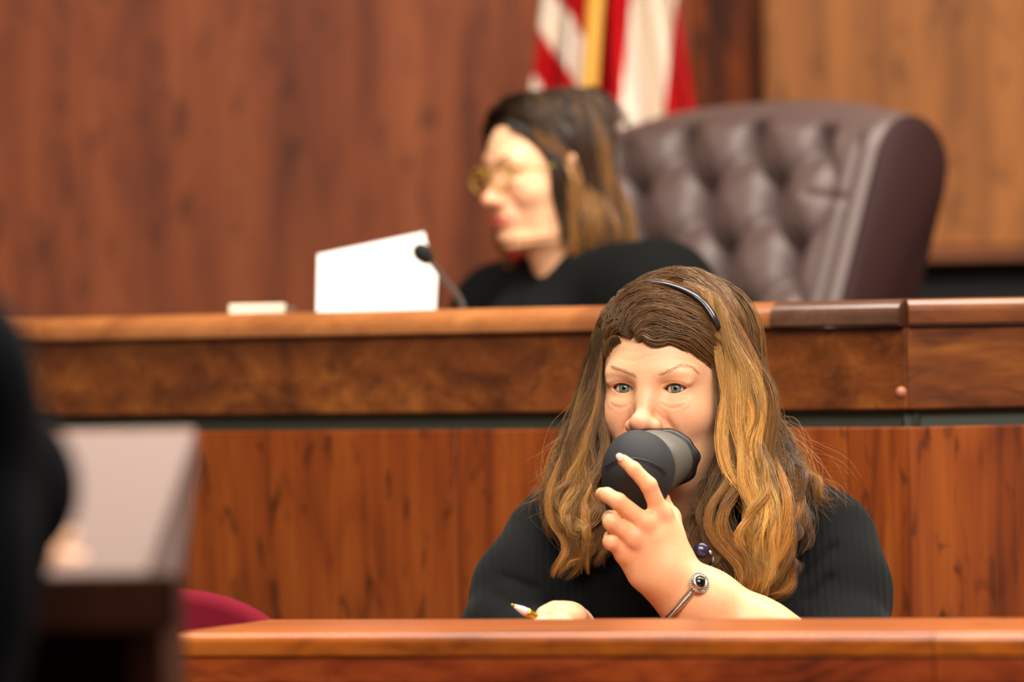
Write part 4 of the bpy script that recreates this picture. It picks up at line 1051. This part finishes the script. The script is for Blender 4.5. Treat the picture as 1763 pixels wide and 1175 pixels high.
# headband
hb = [hw((CAPC + np.array((math.sin(a), 0, math.cos(a))) * (CAPR + .0075)) * (1, 0, 1) + (0, .008 + .020 * math.cos(a), 0)) for a in np.linspace(-1.75, 1.75, 61)]
hbp = sc((1096, 489), (1118, 486), (1146, 489), (1172, 497), (1196, 509), (1212, 522), (1226, 541), (1238, 566), off=.0125)
V, F = tube(spline(hbp, 40), np.interp(np.linspace(0, 1, 40), [0, .25, .6, .9, 1], [.0020, .0045, .0072, .0066, .0045]), 12, True, .5)
MB().add(V, F).build('headband', M['band'], woman)

# ------------------------------------------------------------------ the voice mask
mask = empty('voice_mask', tuple(at(1090, 860, 6.88)))
tag(mask, 'black padded handheld voice mask with grey collar pressed over the mouth', 'mask')
cupC = at(1097, 809, 6.884); sealC = at(1130, 791, 6.958); axm = sealC - cupC; axm /= np.linalg.norm(axm)
CU = SDF(cupC + (-.065, -.075, -.11), cupC + (.065, .075, .065), .002)
CU.ell(cupC + (0, -.004, .002), (.0385, .040, .0430), .004)
CU.cone(cupC + (-.001, -.012, -.006), cupC + axm * .022, .036, .0385, .01)
CU.cone(cupC + (-.003, .0, -.018), at(1082, 858, 6.880), .034, .024, .016)
CU.cone(at(1082, 858, 6.880), at(1075, 935, 6.872), .023, .019, .012)
V_cup, Q = CU.mesh(2); mesh_np('cup', V_cup, Q, M['cup'], mask)
lat = np.array((math.cos(math.radians(-21)), math.sin(math.radians(-21)), 0)); lat -= axm * lat.dot(axm); lat /= np.linalg.norm(lat); upm = np.cross(lat, axm); upm *= np.sign(upm[2])
def sect(c, rx, rz, n=48, ruf=0.0):
    return [c + lat * rx * math.cos(a) * (1 + ruf * math.sin(9 * a + 1)) + upm * rz * math.sin(a) * (1 + ruf * math.sin(7 * a)) for a in np.linspace(0, 2 * math.pi, n, endpoint=False)]
def loft(secs):
    n = len(secs[0]); V = [p for s_ in secs for p in s_]
    return V, [(i * n + k, i * n + (k + 1) % n, (i + 1) * n + (k + 1) % n, (i + 1) * n + k) for i in range(len(secs) - 1) for k in range(n)]
V, F = loft([sect(cupC + axm * .018, .0395, .0385), sect(cupC + axm * .022 + lat * .001, .0415, .0400), sect(cupC + (sealC - cupC) * .6 + lat * .002, .0425, .0375), sect(sealC - axm * .006 + lat * .002, .0440, .0345), sect(sealC + lat * .002, .0430, .0335)])
MB().add(V, F).build('collar', M['cup_grey'], mask)
V, F = loft([sect(sealC - axm * .008 + lat * .002, .0445, .0350), sect(sealC - axm * .006 + lat * .003, .0475, .0362, 48, .03), sect(sealC + axm * .002 + lat * .003, .0480, .0365, 48, .035), sect(sealC + axm * .008 + lat * .003, .0450, .0345, 48, .02), sect(sealC + axm * .009 + lat * .003, .036, .026)])
MB().add(V, F).build('face_seal', M['seal'], mask)
cupV = V_cup
def on_cup(px, py): return on_mesh(cupV, px, py, .0003)
sp = spline([on_cup(x, y) for x, y in ((1041, 806), (1054, 797), (1072, 791), (1094, 790), (1116, 795), (1134, 804), (1148, 816))], 60)
V, F = tube(sp, .0007, 6); MB().add(V, F).build('seam', M['seal'], mask)
mb = MB()
for k in range(0, 58, 2):
    V, F = tube([sp[k] + (0, -.0003, -.0028), sp[k + 1] + (0, -.0003, -.0028)], .0005, 5); mb.add(V, F)
mb.build('stitching', M['seal'], mask)

# ------------------------------------------------------------------ pen
pen = empty('pen', tuple(at(930, 1070, 6.75))); tag(pen, 'white and gold pen held in the hand resting at the desk ledge', 'pen')
pa, pb_ = at(880, 1041, 6.735), at(990, 1100, 6.79); pd = (pb_ - pa) / np.linalg.norm(pb_ - pa); Lp = np.linalg.norm(pb_ - pa)
V, F = lathe([(.0006, 0), (.0016, .002), (.0018, .004)], pa, pd, 14); MB().add(V, F).build('tip', M['pen_gold'], pen)
V, F = lathe([(.0018, .004), (.0048, .018), (.0052, .023)], pa, pd, 16); MB().add(V, F).build('cap', M['pen_white'], pen)
V, F = lathe([(.0054, .0232), (.0056, .026), (.0050, .029), (.0050, .034), (.0054, .036)], pa, pd, 16); MB().add(V, F).build('gold_ring', M['pen_gold'], pen)
V, F = lathe([(.0050, .0362), (.0050, Lp), (.002, Lp + .03)], pa, pd, 16); MB().add(V, F).build('barrel', M['pen_gold'], pen)
# ------------------------------------------------------------------ the judge
def simple_hand(S, w, d, n, side, sc_=1.0, curl=.5):
    """open hand: palm, four unequal bent fingers and a thumb from the palm's side"""
    w, d, n = [np.array(q, float) for q in (w, d, n)]; d /= np.linalg.norm(d); n -= d * n.dot(d); n /= np.linalg.norm(n); l = np.cross(d, n) * side
    S.cone(w, w + d * .045 * sc_, .022 * sc_, .022 * sc_, .01)
    for k, (o, ln) in enumerate(((.026, .068), (.009, .076), (-.009, .070), (-.026, .054))):
        b = w + d * .085 * sc_ + l * o * sc_; S.cone(w + d * .02 * sc_ + l * o * .6 * sc_, b, .014 * sc_, .0108 * sc_, .01)
        p1 = b + (d * math.cos(curl) - n * math.sin(curl)) * ln * .45 * sc_; p2 = p1 + (d * math.cos(2 * curl) - n * math.sin(2 * curl)) * ln * .32 * sc_; p3 = p2 + (d * math.cos(2.6 * curl) - n * math.sin(2.6 * curl)) * ln * .23 * sc_
        S.chain([b, p1, p2, p3], [.0102 * sc_, .0092 * sc_, .0082 * sc_, .0068 * sc_], .004)
    t0 = w + d * .025 * sc_ + l * .022 * sc_; t1 = t0 + (d * .6 + l * .75 - n * .3) * .038 * sc_; t2 = t1 + (d * .85 + l * .3 - n * .4) * .03 * sc_
    S.chain([t0, t1, t2], [.014 * sc_, .011 * sc_, .0085 * sc_], .008)
JY, JS = 8.64, .93
JC = at(940, 291, JY); JR = Rmat(-60, 5, -2)
def jw(p):
    p = np.array(p, float); z = p[..., 2]; p[..., 2] = np.where(z > .03, .03 + (z - .03) * .84, z)       # a lower crown than the first head
    return JC + (p * JS) @ JR.T
judge = empty('person', (JC[0], JY, .3)); tag(judge, 'judge in black robe and glasses with dark shoulder-length hair looking down at papers', 'person')
jv, jq = head_mesh(.0022, .96, .25, 1.0, .55)
JSK = np.array(srgb(232, 178, 138)); jc = skin_tint(jv, JSK, np.array(srgb(216, 136, 108)))
lip = np.clip(1.6 * g3(jv, (0, -.099, -.070), (.024, .02, .0085)), 0, 1)[:, None]; jc = jc * (1 - lip) + np.array(srgb(196, 92, 84)) * lip
JN = jw((0, .040, -.19))
fw = np.array((-math.sin(math.radians(55)), -math.cos(math.radians(55)), 0)); rt = np.array((math.cos(math.radians(55)), -math.sin(math.radians(55)), 0))
JT = SDF(JN + (-.32, -.34, -.50), JN + (.32, .30, .12), .005)
JT.cone(jw((0, .03, -.12)), JN + (0, 0, -.05), .048, .062, .03); JT.ell(JN + fw * .03 + (0, 0, -.10), (.12, .12, .10), .05); JT.ell(JN + (0, 0, -.30), (.13, .13, .18), .05)
t1v, t1q = JT.mesh(1)
sh_n, sh_f = JN + rt * .180 + (0, 0, -.020), JN - rt * .185 + (0, 0, -.040)
el_n, el_f = sh_n + fw * .10 + (0, 0, -.25) + rt * .03, sh_f + fw * .10 + (0, 0, -.25) - rt * .02
pw_n, pw_f = at(705, 560, Yp + .13), at(650, 560, Yp + .15)
pw_n[2] = pw_f[2] = z_desk + .05
HN = SDF(pw_f + (-.12, -.10, -.06), pw_n + (.14, .14, .16), .003)
for pw, e_, sd in ((pw_n, el_n, 1), (pw_f, el_f, -1)):
    dd_ = pw - e_; dd_ /= np.linalg.norm(dd_); HN.cone(pw - dd_ * .05, pw, .026, .023, .01); simple_hand(HN, pw, np.array((-.30, -.55, .35)), np.array((0, .4, .8)), sd, .75, .3)
h1v, h1q = HN.mesh(1)
V, Q = merge((jw(jv), jq), (t1v, t1q), (h1v, h1q))
mesh_np('body', V, Q, M['skin'], judge, True, np.vstack([jc, np.tile(JSK, (len(t1v) + len(h1v), 1))]))
for s in (-1, 1):
    c = jw((s * EYE_X, -EYE_F, 0)); eyeball_part(c, (at(640, 500, Yp) - c), 'eye', judge, srgb(80, 56, 36), JS)
    bs = Strands()
    for k in range(50):
        u = k / 49; p = spline([(s * .010, -.0955, .014), (s * .022, -.0945, .020), (s * .036, -.086, .023), (s * .047, -.072, .019)], 50)[k] + (0, 0, rng.normal(0, .0012))
        bs.add(jw(np.stack([p + np.array((s * .006, .002, .001)) * t for t in (0, .5, 1)]))[None], np.full((1, 3), .0004), np.tile(np.array(srgb(70, 50, 34)), (1, 3, 1)))
    bs.build('eyebrow', M['hair'], judge)
# robe
RB = SDF(JN + (-.42, -.44, -.62), JN + (.36, .36, .12), .005)
RB.ell(JN + (0, 0, -.26) + fw * .01, (.165, .155, .24), .06); RB.ell(JN + fw * .07 + (0, 0, -.22), (.12, .12, .12), .06)
RB.cone(JN + (0, 0, -.0), sh_n, .070, .085, .05); RB.cone(JN + (0, 0, -.0), sh_f, .070, .080, .05); RB.ell(JN + fw * .06 + (0, 0, -.09), (.11, .11, .10), .05)
RB.chain([sh_n, el_n, pw_n - (pw_n - el_n) * .15], [.080, .072, .055], .03); RB.chain([sh_f, el_f, pw_f - (pw_f - el_f) * .15], [.080, .072, .055], .03)
RB.cone(JN + (0, 0, .10) + fw * .05, JN + fw * .17 + (0, 0, -.035), .054, .016, .012, True)
rv_, rq_ = RB.mesh(2)
dx_ = (rv_ - JN) @ rt; rv_ += fw * (np.sin(dx_ * 110) * .004 * np.clip((JN[2] - .03 - rv_[:, 2]) / .1, 0, 1))[:, None]
mesh_np('robe', rv_, rq_, M['robe'], judge)
# lap and legs below the bench
LG = SDF(JN + (-.75, -.62, -.95), JN + (.30, .30, -.40), .012)
for s in (-1, 1): LG.chain([JN + rt * .09 * s + (0, 0, -.50), JN + rt * .10 * s + fw * .40 + (0, 0, -.50), JN + rt * .10 * s + fw * .42 + (0, 0, -.86)], [.11, .09, .06], .05)
V, Q = LG.mesh(1); mesh_np('robe_skirt', V, Q, M['robe'], judge)
# hair
JH = Strands(); JB, JG, JD = np.array(srgb(58, 40, 26)), np.array(srgb(150, 102, 48)), np.array(srgb(34, 24, 18))
jcap = SDF((-.11, -.12, -.21), (.11, .145, .15), .004)
jcap.ell((0, .010, .042), (.078, .090, .082), .001); jcap.ell((0, .05, -.06), (.078, .055, .13), .03)
jcap.ell((-.002, -.088, -.030), (.063, .078, .094), .008, None, True)
V, Q = jcap.mesh(2); mesh_np('hair_base', jw(V), Q, M['hair'], judge, True, np.tile(JD, (len(V), 1)))
def jl(pts, rad, n, c0, c1, **k): JH.lock([jw(p) for p in pts], rad, n, c0, c1, r=.0008, m=16, **k)
for s in (-1, 1):
    for k in range(12):
        a = math.radians(55 + 105 * k / 11)                 # around the side of the head, from temple to nape
        cx_, sx_ = math.cos(a), math.sin(a)
        tuck = .017 if 1 <= k <= 4 else 0
        pts = [(s * .004, -.035 + .075 * k / 11, .128), (s * .045 * sx_ + s * .012, .014 - cx_ * .062, .112), (s * (.082 * sx_ - tuck), .010 - cx_ * .090, .050), (s * (.084 * sx_ - tuck * 2), .014 - cx_ * .078 + .020 * (k < 4), -.010),
               (s * .094 * sx_, .028 - cx_ * .07 + .012 * (k < 4), -.070), (s * .090 * sx_ + s * .008, .034 - cx_ * .062, -.120), (s * .084 * sx_, .034 - cx_ * .06, -.172 - .012 * (k % 3))]
        gold = JG * rng.uniform(.7, 1.2) if k % 2 == 0 else JB * rng.uniform(1.1, 1.8)
        jl(pts, [.008, .014, .016, .016, .017, .012], 75, JD * 1.1, gold, amp=.005, freq=1.6, flat=.4, stray=.15)
for k in range(8):                                          # swept across the top from the parting
    y = -.055 + .02 * k
    for s in (-1, 1):
        jl([(s * .002, y, .125 - (y < -.04) * .012), (s * .03, y - .004, .120 - (y < -.04) * .014), (s * .062, y + .008, .090), (s * .080, y + .03, .045)], [.008, .012, .012, .008], 60, JD, JB * 1.2, flat=.35)
jl([(.030, -.076, .085), (.055, -.054, .060), (.070, -.030, .015), (.074, -.020, -.03), (.072, -.022, -.08), (.066, -.026, -.13)], [.006, .009, .011, .012, .010, .006], 130, JD, JB, amp=.003, flat=.5)
jl([(-.030, -.078, .085), (-.055, -.062, .060), (-.072, -.040, .010), (-.074, -.040, -.05), (-.070, -.044, -.10), (-.060, -.046, -.15)], [.006, .009, .012, .014, .014, .008], 130, JD, JG * .6, amp=.004, flat=.5)
jh = JH.build('hair', M['hair'], judge); jh['kind'] = 'stuff'
# spectacles
gl = empty('glasses', tuple(jw((0, -.105, -.004)))); gl.parent = judge; bpy.context.view_layer.update(); gl.matrix_parent_inverse = judge.matrix_world.inverted()
for s in (-1, 1):
    ringp = [jw((s * .033 + .024 * math.cos(a), -.1005 + .10 * (abs(s * .033 + .024 * math.cos(a))) ** 1.4, -.008 + .0185 * math.sin(a))) for a in np.linspace(0, 2 * math.pi, 41)]
    V, F = tube(ringp, .0021, 8, False); MB().add(V, F).build('rim', M['glasses'], gl)
    V, F = tube(spline([jw((s * .057, -.097, -.001)), jw((s * .072, -.055, .001)), jw((s * .077, -.005, .003)), jw((s * .076, .015, -.012))], 20), .0017, 8); MB().add(V, F).build('temple', M['glasses'], gl)
V, F = tube(spline([jw((-.010, -.101, -.003)), jw((0, -.1045, .001)), jw((.010, -.101, -.003))], 12), .0018, 8); MB().add(V, F).build('bridge', M['glasses'], gl)

# ------------------------------------------------------------------ the attorney standing close by, out of focus
att = empty('person', (at(-300, 900, 4.42)[0], 4.42, 0)); tag(att, 'blurred person in dark suit at the left edge beside the lectern', 'person')
AX = at(-330, 700, 4.42)[0]
sh = at(-112, 640, 4.42); el = at(-8, 842, 4.53); wr_ = at(0, 975, 4.72)
shz = sh[2]
AT = SDF((AX - .36, 4.15, .55), (at(170, 800, 4.5)[0], 4.95, shz + .14), .007)
AT.ell((AX, 4.44, shz - .14), (.165, .115, .20), .06); AT.ell((AX, 4.42, shz - .42), (.165, .125, .24), .06); AT.ell((AX, 4.40, .72), (.180, .130, .16), .05)
AT.cone((AX, 4.42, shz + .05), sh, .060, .064, .05); lsh = np.array((2 * AX - sh[0], sh[1], shz)); AT.cone((AX, 4.42, shz + .05), lsh, .060, .064, .05)
AT.chain([sh, el, wr_ - (wr_ - el) * .15], [.064, .056, .040], .03); lel = np.array((2 * AX - el[0], el[1], el[2])); AT.chain([lsh, lel, lel + (.12, .16, -.07)], [.064, .056, .042], .03)
V, Q = AT.mesh(2); mesh_np('jacket', V, Q, M['suit'], att)
TR_ = SDF((AX - .24, 4.2, .0), (AX + .24, 4.66, .80), .010)
for s in (-1, 1): TR_.chain([(AX + s * .09, 4.41, .74), (AX + s * .10, 4.40, .45), (AX + s * .105, 4.43, .08)], [.098, .078, .06], .03); TR_.cone((AX + s * .105, 4.42, .045), (AX + s * .115, 4.58, .04), .045, .035, .02)
V, Q = TR_.mesh(1); mesh_np('trousers', V, Q, M['suit'], att)
av, aq = head_mesh(.004, 1.0, .3, 0, .9); AC = np.array((AX, 4.47, shz + .30)); AR = Rmat(165, 8); aw = lambda p: AC + np.asarray(p) @ AR.T
AH = SDF(wr_ + (-.12, -.12, -.10), wr_ + (.16, .24, .10), .004); AH.cone(wr_ - (wr_ - el) * .2, wr_, .030, .025, .01)
simple_hand(AH, wr_, np.array((.25, .9, .22)), np.array((0, -.25, 1)), 1, .95, .25)
hv2, hq2 = AH.mesh(1)
NK = SDF((AX - .12, 4.3, wr_[2] - .06), (wr_[0] + .06, 4.80, shz + .24), .007); NK.cone((AX, 4.45, shz + .18), (AX, 4.42, shz), .056, .066, .02); NK.chain([(AX, 4.42, shz + .01), sh, el, wr_], [.04, .034, .03, .022], .02); nv2, nq2 = NK.mesh(1)
V, Q = merge((aw(av), aq), (hv2, hq2), (nv2, nq2)); mesh_np('body', V, Q, M['skin'], att, True, np.tile(SKIN * .9, (len(V), 1)))
ah = SDF((-.10, -.12, -.11), (.10, .13, .15), .005); ah.ell((0, .014, .044), (.081, .098, .084), .001); ah.ell((0, .05, -.02), (.076, .055, .07), .02); ah.ell((0, -.085, -.03), (.066, .08, .095), .008, None, True)
V, Q = ah.mesh(1); mesh_np('hair', aw(V), Q, M['hair'], att, True, np.tile(JD, (len(V), 1)))
